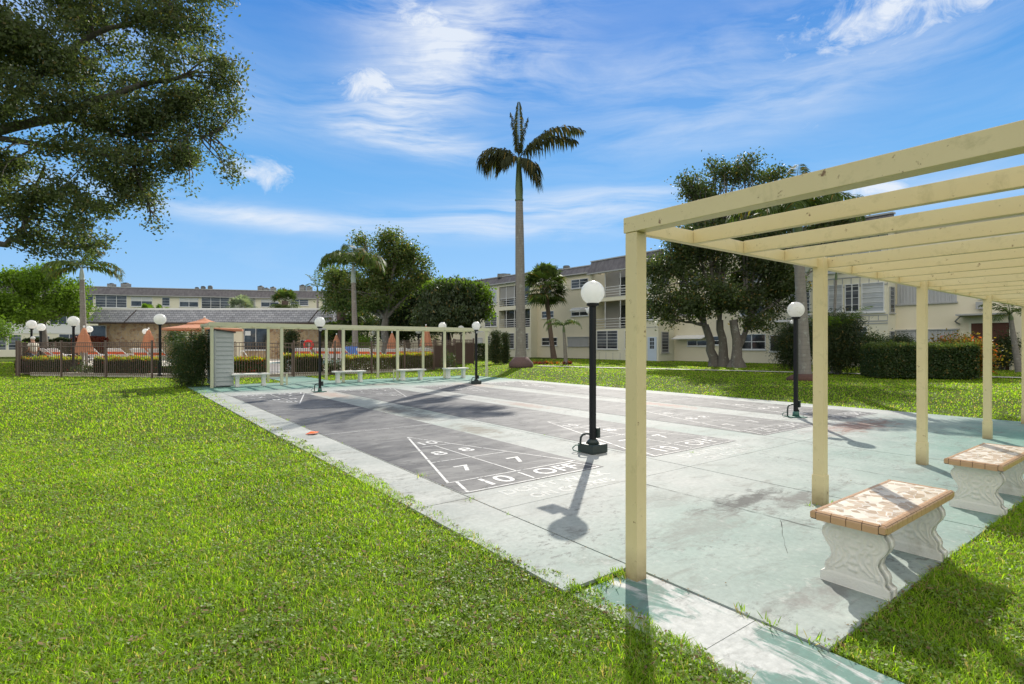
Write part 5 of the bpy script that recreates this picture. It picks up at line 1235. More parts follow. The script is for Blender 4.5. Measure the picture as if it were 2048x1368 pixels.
def building_left():
    pts = [at(-420, 62), at(257, 72), at(512, 76), at(700, 77.5)]
    root = empty('apartment_building', (pts[0][0], pts[0][1], 0), label='long low-looking apartment block with weathered mansard roof behind the clubhouse', cat='building')
    zt, ze = 9.2, 8.2
    segs = [Seg(root, a, b) for a, b in zip(pts[:-1], pts[1:])]
    # bent end going behind the trees on the right
    segs.append(Seg(root, at(700, 77.5), at(845, 69)))
    for S in segs:
        S.build(MB().box(0, S.L, 0, 10, -.2, ze + .02), 'wall', M['stucco2']); S.build(MB().box(.1, S.L - .1, .3, 9.5, ze + .03, zt - .1), 'roof_deck', M['trimgrey']); S.mansard(-.1, S.L + .1, 0, ze, zt, .4)
    a, b, c, e = segs
    window_at(a, 191, 588, 254, 615, 'jal', 3, 5); window_at(a, 168, 590, 187, 615, 'dark', 1, 1); window_at(a, 100, 592, 150, 615, 'slider', 2, 1)
    window_at(a, -5, 669, 13, 702, 'jal', 1, 5); window_at(a, 17, 669, 43, 702, 'jal', 1, 5); window_at(a, 60, 672, 100, 700, 'jal', 2, 5); window_at(a, 118, 668, 160, 700, 'slider', 2, 2)
    window_at(a, -5, 620, 40, 645, 'slider', 3, 1); window_at(a, 100, 625, 150, 650, 'slider', 3, 1)
    s0, s1, z0, z1 = a.rect(0, 667, 170, 660); m = MB()
    for k in range(6): m.box(a.s(-40)[0], a.s(175)[0], -.06 - .01 * (k % 2), -.003, 3.0 + .2 * k, 3.19 + .2 * k)
    a.build(m, 'white_siding', M['white'])
    a.build(MB().box(a.s(-40)[0], a.s(175)[0], -.12, -.003, .0, .9), 'low_wall', M['stucco2'])
    window_at(b, 262, 594, 305, 613, 'slider', 2, 1, blind=.45); window_at(b, 324, 595, 340, 612, 'dark', 1, 3); window_at(b, 359, 596, 397, 614, 'slider', 2, 1, blind=.45)
    window_at(b, 403, 593, 459, 618, 'jal', 3, 5)
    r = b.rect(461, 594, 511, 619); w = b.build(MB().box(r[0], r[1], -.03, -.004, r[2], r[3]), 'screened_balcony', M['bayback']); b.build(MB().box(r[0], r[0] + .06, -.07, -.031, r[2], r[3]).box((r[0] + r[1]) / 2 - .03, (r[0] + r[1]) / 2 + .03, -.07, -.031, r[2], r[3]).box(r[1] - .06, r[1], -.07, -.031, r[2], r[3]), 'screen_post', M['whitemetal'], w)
    window_at(c, 522, 599, 558, 614, 'slider', 2, 1, blind=.4); window_at(c, 581, 599, 617, 611, 'jal', 2, 3); window_at(c, 645, 599, 662, 612, 'slider', 1, 2)
    for px, y, k in ((727, 607, 'jal'), (770, 608, 'slider'), (815, 608, 'slider'), (730, 640, 'dark'), (775, 640, 'slider'), (730, 675, 'slider'), (780, 675, 'slider')): window_at(e, px, y, px + 26, y + 14, k, 2, 3)
    e.railing(e.s(724)[0], e.s(760)[0], zat(655, 76), zat(645, 76), -.1)
    return root
building_left()

# roof air units
def air_unit(px0, y0, px1, y1, d, label, grp, rnd_=False):
    d += 3; x, y = at((px0 + px1) / 2, d); w = (px1 - px0) / F_PX * d; z1 = zat(y0, d); z0 = 8.85; t = empty('air_conditioner', (x, y, z0), -R(36.87), label=label, cat='air conditioner', group=grp)
    h = max(.5, z1 - z0)
    if rnd_: MB().lathe([(w / 2, 0), (w / 2, h * .85), (w / 2 * .96, h * .9)], seg=16).build('casing', M['ac'], t)
    else: MB().box(-w / 2, w / 2, -.45, .45, 0, h * .9, bev=.02).build('casing', M['ac'], t)
    m = MB()
    for k in range(6): m.box(-w / 2 - .012, w / 2 + .012, -.46, -.452, h * (.12 + .12 * k), h * (.16 + .12 * k))
    if not rnd_: m.build('louvres', M['trimgrey'], t)
    MB().lathe([(min(w, .9) * .42, h * .9), (min(w, .9) * .42, h * .96), (.05, h)], seg=14).build('fan_guard', M['black'], t)
G1, G2 = 'air units on the far left roof', 'air units on the right roof'
for a in ((219, 566, 228, 572, 71, 'small air unit nearest the left palm on the far roof', G1), (246, 565, 258, 573, 72, 'wide air unit at the bend of the far roof', G1), (390, 574, 398, 579, 74, 'leftmost of the three round-topped air units on the far roof', G1, True), (402, 572, 411, 579, 74, 'middle of the three round-topped air units on the far roof', G1, True), (416, 571, 425, 579, 74, 'rightmost of the three round-topped air units on the far roof', G1, True),
          (518, 571, 526, 579, 76, 'tall air unit left of two lower ones on the far roof', G1), (530, 575, 537, 580, 76, 'lowest air unit, in the middle of a trio on the far roof', G1), (543, 573, 550, 580, 76, 'air unit right of the lowest one on the far roof', G1), (601, 569, 610, 579, 77, 'dark air unit second from the right end of the far roof', G1), (615, 571, 623, 579, 77, 'last air unit at the right end of the far roof', G1),
          (995, 549, 1021, 556, 56, 'broad pale air unit over the left bay of the right building', G2), (1116, 537, 1125, 543, 52, 'low air unit left of the round one on the right building', G2), (1126, 531, 1140, 541, 51, 'round dark air unit on the right building', G2, True), (1228, 514, 1240, 520, 46, 'air unit on the right building beside the near post top', G2)): air_unit(*a)

# ---------------------------------------------------------------- clubhouse
def clubhouse():
    a = at(176, 52); b = at(668, 52)
    root = empty('clubhouse', (a[0], a[1], 0), label='low clubhouse with tan stone walls and grey shingle mansard roof by the pool', cat='building'); S = Seg(root, a, b); L = S.L
    S.build(MB().box(.6, L - 1.6, .5, 11, -.1, 3.66), 'wall', M['stone'])
    z0, z1 = 3.70, 4.92
    V = [(-.1, -.35, z0), (L + .1, -.35, z0), (L + .1, 12, z0), (-.1, 12, z0), (.55, .35, z1), (L - .3, .35, z1), (L - .3, 11.2, z1), (.55, 11.2, z1)]
    rf = S.build(MB().add(V, [(3, 2, 1, 0), (4, 5, 6, 7), (0, 1, 5, 4), (1, 2, 6, 5), (2, 3, 7, 6), (3, 0, 4, 7)]), 'roof', M['shingle'])
    S.build(MB().box(.5, L - .25, .30, .5, z1 + .004, z1 + .18), 'roof_edge', M['whitemetal'], rf)
    S.build(MB().box(-.12, L + .12, -.38, .6, z0 - .12, z0 - .004), 'soffit', M['darktrim'], rf)
    for px in (262, 628):
        s_ = S.s(px)[0]; S.build(MB().tube([(s_ - .4, -.36, z0), (s_ + .3, .33, z1)], .05, 5), 'roof_seam', M['darktrim'], rf)
    def win(x0, y0, x1, y1, cols, rows, k): 
        r = S.rect(x0, y0, x1, y1, -.5); w = S.window(r, k, -.5, cols, rows); return w
    win(181, 651, 213, 677, 1, 1, 'dark'); win(488, 656, 536, 700, 2, 1, 'dark')
    r = S.rect(462, 650, 486, 712, -.5); S.build(MB().box(r[0], r[1], .44, .497, .0, 3.6), 'smooth_wall', M['stucco'])
    r = S.rect(491, 662, 502, 671, -.5); S.build(MB().box(r[0], r[1], .43, .44, r[2], r[3]), 'notice', M['white'])
    for px in (375, 386): r = S.rect(px, 650, px + 3, 712, -.5); S.build(MB().box(r[0], r[1], .40, .497, 0, 3.6), 'door_trim', M['stucco2'])
    r = S.rect(378, 655, 386, 712, -.5); S.build(MB().box(r[0] + .16, r[1], .46, .497, .1, r[3]), 'door', M['brown'])
    win(601, 680, 612, 705, 1, 1, 'dark')
clubhouse()

# ---------------------------------------------------------------- pool deck, pool, fence
P1 = Vector((-3.54, 35.1, 0)); P2 = Vector(gnd(400, 757) + (0,)); GA = Vector(gnd(533, 755) + (0,)); GB = Vector(gnd(588, 753.5) + (0,)); P3 = Vector(gnd(868, 741) + (0,)); P4 = Vector(at(947, 35.0) + (0,))
BK1 = Vector(at(42, 46) + (0,)); BK2 = Vector(at(300, 50) + (0,)); BK3 = Vector(at(690, 52.5) + (0,))
dz = .15
dk = MB(); ring = [P1, P2, GA, GB, P3, P4, Vector(at(930, 52) + (0,)), Vector(at(690, 58) + (0,)), Vector(at(170, 58) + (0,)), Vector(at(25, 48) + (0,))]
cen = Vector(at(500, 36) + (0,)); ring = [p + (cen - p).normalized() * .45 for p in ring]
dk.prism([(p.x, p.y) for p in ring], -.1, dz, 'z'); o = dk.build('pool_deck', M['deck']); tag(o, kind='structure')
def pool():
    p0 = at(515, 37.5); u = Vector((CA, -SA, 0)); v = Vector((SA, CA, 0)); B = Vector((p0[0], p0[1], 0)); Mx = Matrix(((u.x, v.x, 0, B.x), (u.y, v.y, 0, B.y), (0, 0, 1, 0), (0, 0, 0, 1)))
    L, W_ = 8.5, 10.0
    m = MB().box(-.35, L + .35, -.35, 0, dz + .004, dz + .06, Mx).box(-.35, L + .35, W_, W_ + .35, dz + .004, dz + .06, Mx).box(-.35, -.003, .003, W_ - .003, dz + .004, dz + .06, Mx).box(L + .003, L + .35, .003, W_ - .003, dz + .004, dz + .06, Mx)
    c = m.build('pool_coping', M['offwhite']); tag(c, kind='structure')
    w = MB().add([Mx @ Vector(q) for q in ((0, 0, dz + .02), (L, 0, dz + .02), (L, W_, dz + .02), (0, W_, dz + .02))], [(0, 1, 2, 3)]).build('pool_water', M['water']); tag(w, kind='structure')
    # grab rails
    for k, (px, d, lab) in enumerate(((479, 37.5, 'white curved handrail by the pool, left of the gate'),)):
        t = empty('pool_handrail', (at(px, d)[0], at(px, d)[1], dz), label=lab, cat='handrail')
        MB().tube([(0, 0, 0), (0, 0, .8), (.1, -.08, .95), (.25, -.2, .9), (.55, -.45, .3)], .03, 6).build('rail', M['white'], t)
pool()

def fence_run(root, a, b, h=1.62, screen=False, zb=None, part='pickets', posts=True, step=.112):
    a = Vector(a); b = Vector(b); L = (b - a).length; u = (b - a).normalized(); m = MB(); n = int(L / step); org = Vector(root.location)
    def bx(s0, s1, w, z0, z1, mm):
        M_ = Matrix(((u.x, -u.y, 0, a.x - org.x), (u.y, u.x, 0, a.y - org.y), (0, 0, 1, 0), (0, 0, 0, 1))); mm.box(s0, s1, -w, w, z0, z1, M_)
    za = lambda s: tz(a.x + u.x * s, a.y + u.y * s)
    for i in range(1, n):
        s = L * i / n; z = za(s); bx(s - .009, s + .009, .009, z + .06, z + h, m)
    o = m.build(part, M['fence'], root)
    m = MB(); k = max(1, round(L / 2.3))
    for j in range(k):
        s0, s1 = L * j / k, L * (j + 1) / k; z = za((s0 + s1) / 2)
        for zz in (h - .03, h - .20, .12): bx(s0 + .036, s1 - .036, .018, z + zz, z + zz + .035, m)
    m.build('rails', M['fence'], root)
    for j in range(k + 1):
        m = MB(); s = L * j / k; z = za(s); bx(s - .035, s + .035, .035, z - .05, z + h + .07, m); bx(s - .042, s + .042, .042, z + h + .072, z + h + .095, m); m.build('post', M['fence'], root)
    if screen:
        m = MB(); 
        for j in range(k):
            s0, s1 = L * j / k, L * (j + 1) / k; z = za((s0 + s1) / 2); M_ = Matrix(((u.x, -u.y, 0, a.x - org.x), (u.y, u.x, 0, a.y - org.y), (0, 0, 1, 0), (0, 0, 0, 1)))
            m.box(s0 + .04, s1 - .04, .022, .028, z + .08, z + h - .22, M_)
        m.build('privacy_screen', M['screen'], root)
fr = empty('pool_fence', P1, label='brown picket fence around the front of the pool, left of the gate', cat='fence'); fence_run(fr, P1, P2); fence_run(fr, P2, GA)
fr = empty('pool_fence', GB, label='brown picket fence right of the gate, ending in a solid brown screen', cat='fence'); fence_run(fr, GB, P3); fence_run(fr, P3, P4, 1.6, True)
fr = empty('pool_fence', BK1, label='brown picket fence at the back of the pool in front of the clubhouse', cat='fence'); fence_run(fr, P1 + Vector((-.1, .2, 0)), BK1, screen=True); fence_run(fr, BK1, BK2, 1.75, step=.15); fence_run(fr, BK2, Vector(at(470, 50.5) + (0,)), 1.75, step=.15); fence_run(fr, Vector(at(560, 50.5) + (0,)), BK3, 1.75, step=.15); fence_run(fr, BK3, P4 + Vector((.4, .6, 0)), 1.6, step=.15)
gt = empty('pool_gate', GA, label='brown picket gate in the pool fence at the end of the green path', cat='gate')
u = (GB - GA).normalized(); 
def gate():
    m = MB(); L = (GB - GA).length; M_ = Matrix(((u.x, -u.y, 0, 0), (u.y, u.x, 0, 0), (0, 0, 1, 0), (0, 0, 0, 1))); n = int(L / .115)
    for i in range(1, n): s = L * i / n; m.box(s - .009, s + .009, -.009, .009, .1, 1.58, M_)
    m.build('pickets', M['fence'], gt); m = MB().box(.05, .10, -.025, .025, .05, 1.62, M_).box(L - .10, L - .05, -.025, .025, .05, 1.62, M_)
    for z in (.08, 1.38, 1.56): m.box(.102, L - .102, -.018, .018, z, z + .04, M_)
    m.build('gate_frame', M['fence'], gt); MB().box(L - .22, L - .10, -.06, .06, 1.12, 1.34, M_).build('latch_box', M['black'], gt)
gate()

# hedges inside the fence
def inset(px, d): x, y = at(px, d); return (x, y)
hedge('hedge', 'clipped hedge with yellow and orange tips behind the fence\'s left end', inset(50, 27.4), inset(146, 26.6), .9, .70, 13000, .11, M['leaf_dark'], M['leaf_croton'], 61,   .05, .30, 60)
hedge('hedge', 'clipped hedge with yellow tips and red blooms between the two left globe lamps', inset(204, 26.2), inset(308, 25.6), .9, .72, 13000, .11, M['leaf_dark'], M['leaf_croton'], 62,   .05, .30, 160)
hedge('hedge', 'clipped hedge with red blooms right of the storage locker', inset(466, 26.4), inset(529, 26.4), .8, .68, 11000, .10, M['leaf_shrub'], M['leaf_croton'], 63, .05, .32, 500)
hedge('hedge', 'narrow clipped hedge end just behind the pool gate', inset(573, 26.9), inset(583, 26.8), .8, .85, 3000, .10, M['leaf_shrub'], M['leaf_croton'], 64, .05, .32)
hedge('hedge', 'clipped dark hedge with lime green top right of the pool gate', inset(590, 26.6), inset(640, 27.3), .8, .80, 11000, .10, M['leaf_dark'], M['leaf_croton'], 65, .05, .32)
hedge('hedge', 'sparse clipped hedge with orange tips behind the middle of the far pergola', inset(690, 28.2), inset(790, 30.6), .8, .76, 9000, .09, M['leaf_mid'], M['leaf_croton'], 66, .05, .34)
hedge('hedge', 'clipped hedge with mixed tips at the fence corner by the brown screen', inset(797, 30.8), inset(862, 32.2), .8, .84, 9500, .09, M['leaf_mid'], M['leaf_croton'], 67, .05, .34)
hedge('hedge', 'long dark hedge beyond the pool at the far left', inset(48, 52), inset(152, 54), 1.2, 2.1, 9000, .2, M['leaf_dark'], None, 68)
hedge('hedge', 'dark red hedge below the clubhouse window at the far left', inset(152, 53), inset(207, 51.4), .8, 2.2, 7000, .2, M['frond_red'], None, 69)
hedge('hedge', 'dark low foliage at the foot of the fence left of the locker shrub', inset(322, 26.2), inset(372, 25.6), .6, .45, 4000, .11, M['leaf_dark'], None, 70)
shrub('shrub', 'small green plant between the two left clipped hedges', 'shrub', (inset(180, 26.4) + (0,)), (.5, .5, .5), 1300, .10, M['leaf_shrub'], 71)
shrub('shrub', 'small dark shrub left of the sparse hedge', 'shrub', (inset(664, 27.4) + (0,)), (.4, .4, .6), 2200, .09, M['leaf_dark'], 72)
shrub('shrub', 'thin leafy plant in front of the brown screen fence', 'shrub', (at(897, 31) + (.02,)), (.3, .3, 1.1), 900, .08, M['leaf_shrub'], 73)
shrub('shrub', 'tall yellow-green shrub by the tallest pool palm', 'shrub', (at(722, 38) + (.15,)), (.6, .6, 1.9), 2600, .12, M['leaf_bright'], 74, lobes=[lobe(722, 688, 38, 17, 16)])
shrub('topiary', 'dark narrow cypress against the clubhouse right of the gate', 'shrub', (at(581, 49.5) + (0,)), (.7, .7, 3.2), 7000, .14, M['leaf_dark'], 75, lobes=[lobe(581, 672, 49.5, 9, 9), lobe(581, 700, 49.5, 8, 24)])

# pool lamps
def pool_lamp(px, y, label):
    d = 1.17 * F_PX / (HY - y); x, yy = at(px, d); zb_ = tz(x, yy) if x > 15 else .1
    t = empty('globe_lamp', (x, yy, zb_), label=label, cat='lamp post', group='globe lamps around the pool')
    MB().tube([(0, 0, 0), (0, 0, 2.42 - zb_)], .055, 10).lathe([(.11, 0), (.11, .05), (.06, .12)], seg=12).build('pole', M['black'], t)
    MB().lathe([(.06, 2.38 - zb_), (.10, 2.42 - zb_), (.08, 2.46 - zb_)], seg=14).build('globe_holder', M['black'], t); MB().sphere((0, 0, 2.67 - zb_), .25, 24, 16).build('globe', M['globe'], t)
for a in ((63, 649, 'white globe lamp above the elderly person by the fence'), (82, 654.5, 'smaller-looking white globe lamp just right of the person\'s lamp'), (147, 642.5, 'white globe lamp left of the leftmost closed umbrella'), (178, 658.5, 'white globe lamp peeking out behind the leftmost closed umbrella'), (320, 638.5, 'white globe lamp on black pole between the closed and the open umbrella'), (291, 663, 'white globe lamp half hidden behind the second closed umbrella'),
          (748, 665, 'white globe lamp left of the fourth far pergola post'), (837, 662, 'white globe lamp behind the fifth far pergola post'), (885, 652.5, 'white globe lamp rising over the far pergola beam'), (897, 659.5, 'white globe lamp just below the far pergola beam, left of two'), (922, 658, 'white globe lamp just below the far pergola beam, nearest its right end')): pool_lamp(*a)

# umbrellas
def closed_umbrella(px, ytop, d, label, tiers=1, h=1.35):
    x, y = at(px, d); zt = zat(ytop, d); t = empty('pool_umbrella', (x, y, dz), label=label, cat='umbrella', group='closed orange umbrellas by the pool')
    zt -= dz; n = 24
    MB().tube([(0, 0, 0), (0, 0, zt)], .03, 8).build('pole', M['white'], t); MB().lathe([(.28, 0), (.28, .06), (.05, .09)], seg=16).build('base', M['offwhite'], t)
    vs = []; fs = []; prof = [(.02, 0), (.10, .10), (.17, .38), (.20, .40), (.25, .75), (.27, .78), (.34, 1.15), (.40, h)]
    for r, dz_ in prof:
        for k in range(n): a = 2 * math.pi * k / n; q = r * (1 + (.20 if k % 3 == 0 else -.12) * min(1, dz_ * 2.2)); vs.append((q * math.cos(a), q * math.sin(a), zt - .06 - dz_ - (.08 * math.sin(k * 2.1) if dz_ == h else 0)))
    for i in range(len(prof) - 1):
        for k in range(n): fs.append((i * n + k, (i + 1) * n + k, (i + 1) * n + (k + 1) % n, i * n + (k + 1) % n))
    MB().add(vs, fs).build('canopy', M['umb'], t); MB().sphere((0, 0, zt), .05, 10, 8).build('finial', M['white'], t)
closed_umbrella(168, 653, 29.5, 'closed orange umbrella behind the fence in front of the slim left palm')
closed_umbrella(297, 657, 32.5, 'closed orange umbrella in front of the half hidden globe lamp')
closed_umbrella(673, 668, 44, 'closed orange umbrella behind the gate-side lamp post of the far pergola')
closed_umbrella(784, 664, 38, 'closed orange umbrella beside the fourth far pergola post')
closed_umbrella(852, 650, 36, 'closed orange umbrella in front of the umbrella tree, rising above the far pergola beam')
def open_umbrella(px, ytop, d, yr, wpx, label):
    x, y = at(px, d); zt = zat(ytop, d) - dz; zr = zat(yr, d) - dz; r = wpx / 2 / F_PX * d; t = empty('pool_umbrella', (x, y, dz), R(10), label=label, cat='umbrella')
    MB().tube([(0, 0, 0), (0, 0, zt)], .03, 8).build('pole', M['white'], t); MB().lathe([(.3, 0), (.3, .06), (.05, .09)], seg=16).build('base', M['offwhite'], t)
    n = 8
    def cone(r0, z0, r1, z1, r2, z2):
        vs = []
        for rr, zz in ((r0, z0), (r1, z1), (r2, z2), (r2, z2 - .10)):
            for k in range(n): a = 2 * math.pi * k / n; vs.append((rr * math.cos(a), rr * math.sin(a), zz))
        return vs, [(i * n + k, (i + 1) * n + k, (i + 1) * n + (k + 1) % n, i * n + (k + 1) % n) for i in range(3) for k in range(n)]
    H = zt - zr
    MB().add(*cone(r * .22, zt - H * .42, r * .6, zr + H * .25, r, zr)).build('canopy', M['umb'], t); MB().add(*cone(.02, zt, r * .2, zt - H * .28, r * .42, zt - H * .48)).build('top_tier', M['umb'], t); MB().sphere((0, 0, zt + .05), .06, 10, 8).build('finial', M['white'], t)
    m = MB()
    for k in range(n): a = 2 * math.pi * k / n; m.tube([(.05 * math.cos(a), .05 * math.sin(a), zt - H * .35), (r * .97 * math.cos(a), r * .97 * math.sin(a), zr - .02)], .012, 5)
    m.build('ribs', M['offwhite'], t)
open_umbrella(409, 636, 31, 658, 148, 'open two-tier orange umbrella behind the top of the storage locker')

# loungers
def lounger_proto():
    t = empty('pool_lounger', (0, 0, dz)); m = MB(); r = .02; w = .33
    for s in (-w, w):
        m.tube([(s, -1.15, .36), (s, .30, .36)], r, 6).tube([(s, .22, .36), (s, .80, .88)], r, 6).tube([(s, .38, .40), (s, .62, .0)], r * .8, 6)
        m.tube([(s, -1.0, .36), (s, -1.0, 0)], r, 6).tube([(s, .15, .36), (s, .15, 0)], r, 6).tube([(s, -.1, .36), (s, -.1, .56), (s, .45, .60)], r * .8, 6)
    m.tube([(-w, -1.15, .36), (w, -1.15, .36)], r, 6).tube([(-w, .80, .88), (w, .80, .88)], r, 6)
    m.build('frame', M['white'], t)
    def strip(name, rng_, seat, mt):
        q = MB()
        for i in rng_:
            if seat: y = -1.10 + i * .098; q.box(-w + .02, w - .02, y, y + .08, .345, .372)
            else:
                k0 = (i * .105) / .78; k1 = (i * .105 + .085) / .78; a = Vector((0, .25 + .55 * k0, .39 + .49 * k0)); b_ = Vector((0, .25 + .55 * k1, .39 + .49 * k1)); nn = Vector((0, -.66, .75)) * .012
                q.add([(-w + .02, a.y, a.z), (w - .02, a.y, a.z), (w - .02, b_.y, b_.z), (-w + .02, b_.y, b_.z), (-w + .02, a.y + nn.y, a.z + nn.z), (w - .02, a.y + nn.y, a.z + nn.z), (w - .02, b_.y + nn.y, b_.z + nn.z), (-w + .02, b_.y + nn.y, b_.z + nn.z)], [(3, 2, 1, 0), (4, 5, 6, 7), (0, 1, 5, 4), (1, 2, 6, 5), (2, 3, 7, 6), (3, 0, 4, 7)])
        q.build(name, mt, t)
    strip('seat_straps', (0, 1, 2, 4, 5, 6, 8, 9, 10, 12), True, M['white']); strip('orange_straps', (3, 7, 11), True, M['orange'])
    strip('back_straps', (0, 1, 2, 5, 6), False, M['white']); strip('orange_back_straps', (3, 4), False, M['orange'])
    return t
LP = [(123, 31, 150, 'orange-strapped lounger furthest left behind the hedge by the fence\'s left end'), (138, 31.5, 165, 'orange-strapped lounger second from the left behind the fence'), (203, 32, 175, 'orange-strapped lounger just right of the leftmost closed umbrella'), (236, 33, 200, 'tall white lounger back above the middle of the second hedge'), (262, 33, 160, 'lounger seen at an angle right of the tall white lounger back'), (280, 34, 215, 'low lounger left of the second closed umbrella'),
      (297, 29.5, 180, 'lounger under the second closed umbrella'), (333, 29, 178, 'lounger with red band right of the black pole lamp'), (606, 35, 182, 'white chair-like lounger left of the red life ring'), (619, 34.5, 178, 'orange-banded lounger below the red life ring'), (652, 35, 170, 'lounger behind the second post of the far pergola'), (674, 34.5, 185, 'wide orange-banded lounger left of the blue towel'), (734, 33.5, 180, 'orange-banded lounger alone right of the blue towel'),
      (765, 37, 160, 'pinkish lounger left of the fourth far pergola post'), (781, 37, 200, 'pale lounger behind the fourth far pergola post'), (811, 35, 175, 'orange-banded lounger between the fourth and fifth far pergola posts'), (826, 38, 190, 'lounger left of the fifth far pergola post'), (853, 35.5, 180, 'orange-banded lounger at the foot of the umbrella that rises above the beam'), (868, 36, 195, 'last lounger beside the brown screen fence')]
pr = lounger_proto()
for i, (px, d, a, lab) in enumerate(LP):
    o = pr if i == 0 else copy_tree(pr); x, y = at(px, d); o.location = (x, y, dz + (.12 if d < 36 else .05)); o.rotation_euler = (0, 0, R(a - 36.87 + 180 - 180)); tag(o, lab, 'lounger', 'white and orange loungers by the pool')
    o.scale = (1.15, 1.15, 1.15)
# towel, life ring, table, bin
x, y, z = L3(702, 692, 34.6); m = MB(); vs = []; n = 10
for i in range(n + 1):
    for j in range(9): vs.append((-.42 + .84 * i / n, .06 * math.sin(i * 1.7 + j * .5), -.03 * math.sin(i * .9) - .75 * j / 8))
m.add(vs, [(i * 9 + j, i * 9 + j + 1, (i + 1) * 9 + j + 1, (i + 1) * 9 + j) for i in range(n) for j in range(8)]); tw = m.build('beach_towel', M['blue']); tw.location = (x, y, z); tw.rotation_euler = (0, 0, R(-36.87)); tw.modifiers.new('s', 'SOLIDIFY').thickness = .02; tag(tw, 'blue and white towel draped over a lounger back by the pool', 'towel')
o = copy_tree(pr); o.location = (at(702, 35.2)[0], at(702, 35.2)[1], dz + .12); tag(o, 'lounger hidden under the blue towel', 'lounger', 'white and orange loungers by the pool')
x, y, z = L3(617, 690, 36); t = empty('life_ring', (x, y, z), R(-36.87), label='red life ring standing above the loungers right of the gate', cat='life ring'); pts = [(.28 * math.cos(a / 16 * 6.2832), 0, .28 * math.sin(a / 16 * 6.2832)) for a in range(17)]; MB().tube(pts, .09, 10).build('ring', M['red'], t)
MB().tube([(0, .12, -z + dz), (0, .12, .3)], .035, 8).build('stand', M['white'], t)
def table(px, d, label):
    x, y = at(px, d); t = empty('patio_table', (x, y, dz), label=label, cat='table', group='white tables by the pool'); MB().lathe([(.02, .70), (.55, .70), (.56, .72), (.55, .74), (.02, .74)], seg=20).build('table_top', M['white'], t); MB().tube([(0, 0, .08), (0, 0, .70)], .05, 8).lathe([(.3, 0), (.3, .03), (.06, .08)], seg=14).build('pedestal', M['white'], t)
table(320, 33, 'round white table right of the second closed umbrella'); table(192, 33, 'round white table behind the gap between the left hedges'); table(690, 40, 'round white table beyond the blue towel'); table(745, 41, 'round white table behind the fourth far pergola post, left side'); table(362, 31, 'round white table beside the dark locker shrub')

# person by the fence -----------------------------------------------------
def skin_obj(name, verts, edges, radii, m, parent, lvl=2):
    me = bpy.data.meshes.new(name); me.from_pydata(verts, edges, []); o = bpy.data.objects.new(name, me); col.objects.link(o)
    sk = o.modifiers.new('skin', 'SKIN'); 
    for i, r in enumerate(radii):
        r = r if isinstance(r, tuple) else (r, r); me.skin_vertices[0].data[i].radius = r; me.skin_vertices[0].data[i].use_root = (i == 0)
    sk.use_smooth_shade = True; su = o.modifiers.new('sub', 'SUBSURF'); su.levels = lvl; su.render_levels = lvl
    bpy.context.view_layer.update(); ev = bpy.data.meshes.new_from_object(o.evaluated_get(bpy.context.evaluated_depsgraph_get()))
    bpy.data.objects.remove(o); ev.name = name; ev.materials.clear(); ev.materials.append(m)
    return link(bpy.data.objects.new(name, ev), parent)
def person():
    x, y = at(66, 27.8); t = empty('person', (x, y, .12), R(-36.87 + 180 - 12), label='elderly white-haired person in an open cream shirt and jeans standing behind the fence', cat='person')
    # faces local +x (screen left after rotation)
    V = [(0, 0, .95), (0, 0, 1.12), (.02, 0, 1.32), (0, 0, 1.46), (.01, 0, 1.54), (.04, 0, 1.64), (.05, 0, 1.74),
         (0, .10, .90), (.03, .11, .50), (0, .11, .09), (.13, .12, .04), (0, -.10, .90), (-.02, -.11, .50), (-.05, -.11, .09), (.08, -.12, .04),
         (0, .19, 1.42), (-.07, .25, 1.16), (.12, .22, 1.02), (0, -.19, 1.42), (-.09, -.25, 1.15), (.14, -.20, 1.10)]
    E_ = [(0, 1), (1, 2), (2, 3), (3, 4), (4, 5), (5, 6), (0, 7), (7, 8), (8, 9), (9, 10), (0, 11), (11, 12), (12, 13), (13, 14), (3, 15), (15, 16), (16, 17), (3, 18), (18, 19), (19, 20)]
    Rr = [.14, .15, .15, .10, .06, .095, .08, .09, .06, .045, .035, .09, .06, .045, .035, .06, .045, .032, .06, .045, .032]
    for hand, (bx0, by0, bz0) in ((17, V[17]), (20, V[20])):
        for k in range(5):
            i = len(V); V.append((bx0 + .06, by0 + (k - 2) * .018, bz0 - .01)); V.append((bx0 + .10 + .005 * (k in (1, 2)), by0 + (k - 2) * .020, bz0 - .035)); E_ += [(hand, i), (i, i + 1)]; Rr += [.010, .008]
    body = skin_obj('body', V, E_, Rr, M['skin'], t)
    MB().sphere((.125, 0, 1.675), .022, 10, 8, 1, .7, 1.3).sphere((.10, .035, 1.70), .010, 8, 6).sphere((.10, -.035, 1.70), .010, 8, 6).sphere((.04, .085, 1.68), .022, 8, 6, .8, .4, 1.3).sphere((.04, -.085, 1.68), .022, 8, 6, .8, .4, 1.3).build('face', M['skin'], t)
    MB().sphere((.015, 0, 1.735), .105, 16, 12, 1.08, .95, .85).build('hair', M['hair'], t)
    skin_obj('shirt', [(-.01, 0, .98), (-.01, 0, 1.15), (0, 0, 1.33), (-.01, 0, 1.45), (0, .19, 1.42), (-.05, .24, 1.24), (0, -.19, 1.42), (-.06, -.24, 1.24)], [(0, 1), (1, 2), (2, 3), (3, 4), (4, 5), (3, 6), (6, 7)], [.17, .175, .17, .11, .08, .07, .08, .07], M['shirt'], t)
    skin_obj('jeans', [(0, 0, .98), (0, .10, .88), (.03, .11, .50), (0, .11, .10), (0, -.10, .88), (-.02, -.11, .50), (-.05, -.11, .10)], [(0, 1), (1, 2), (2, 3), (0, 4), (4, 5), (5, 6)], [.155, .105, .08, .07, .105, .08, .07], M['jeans'], t)
person()

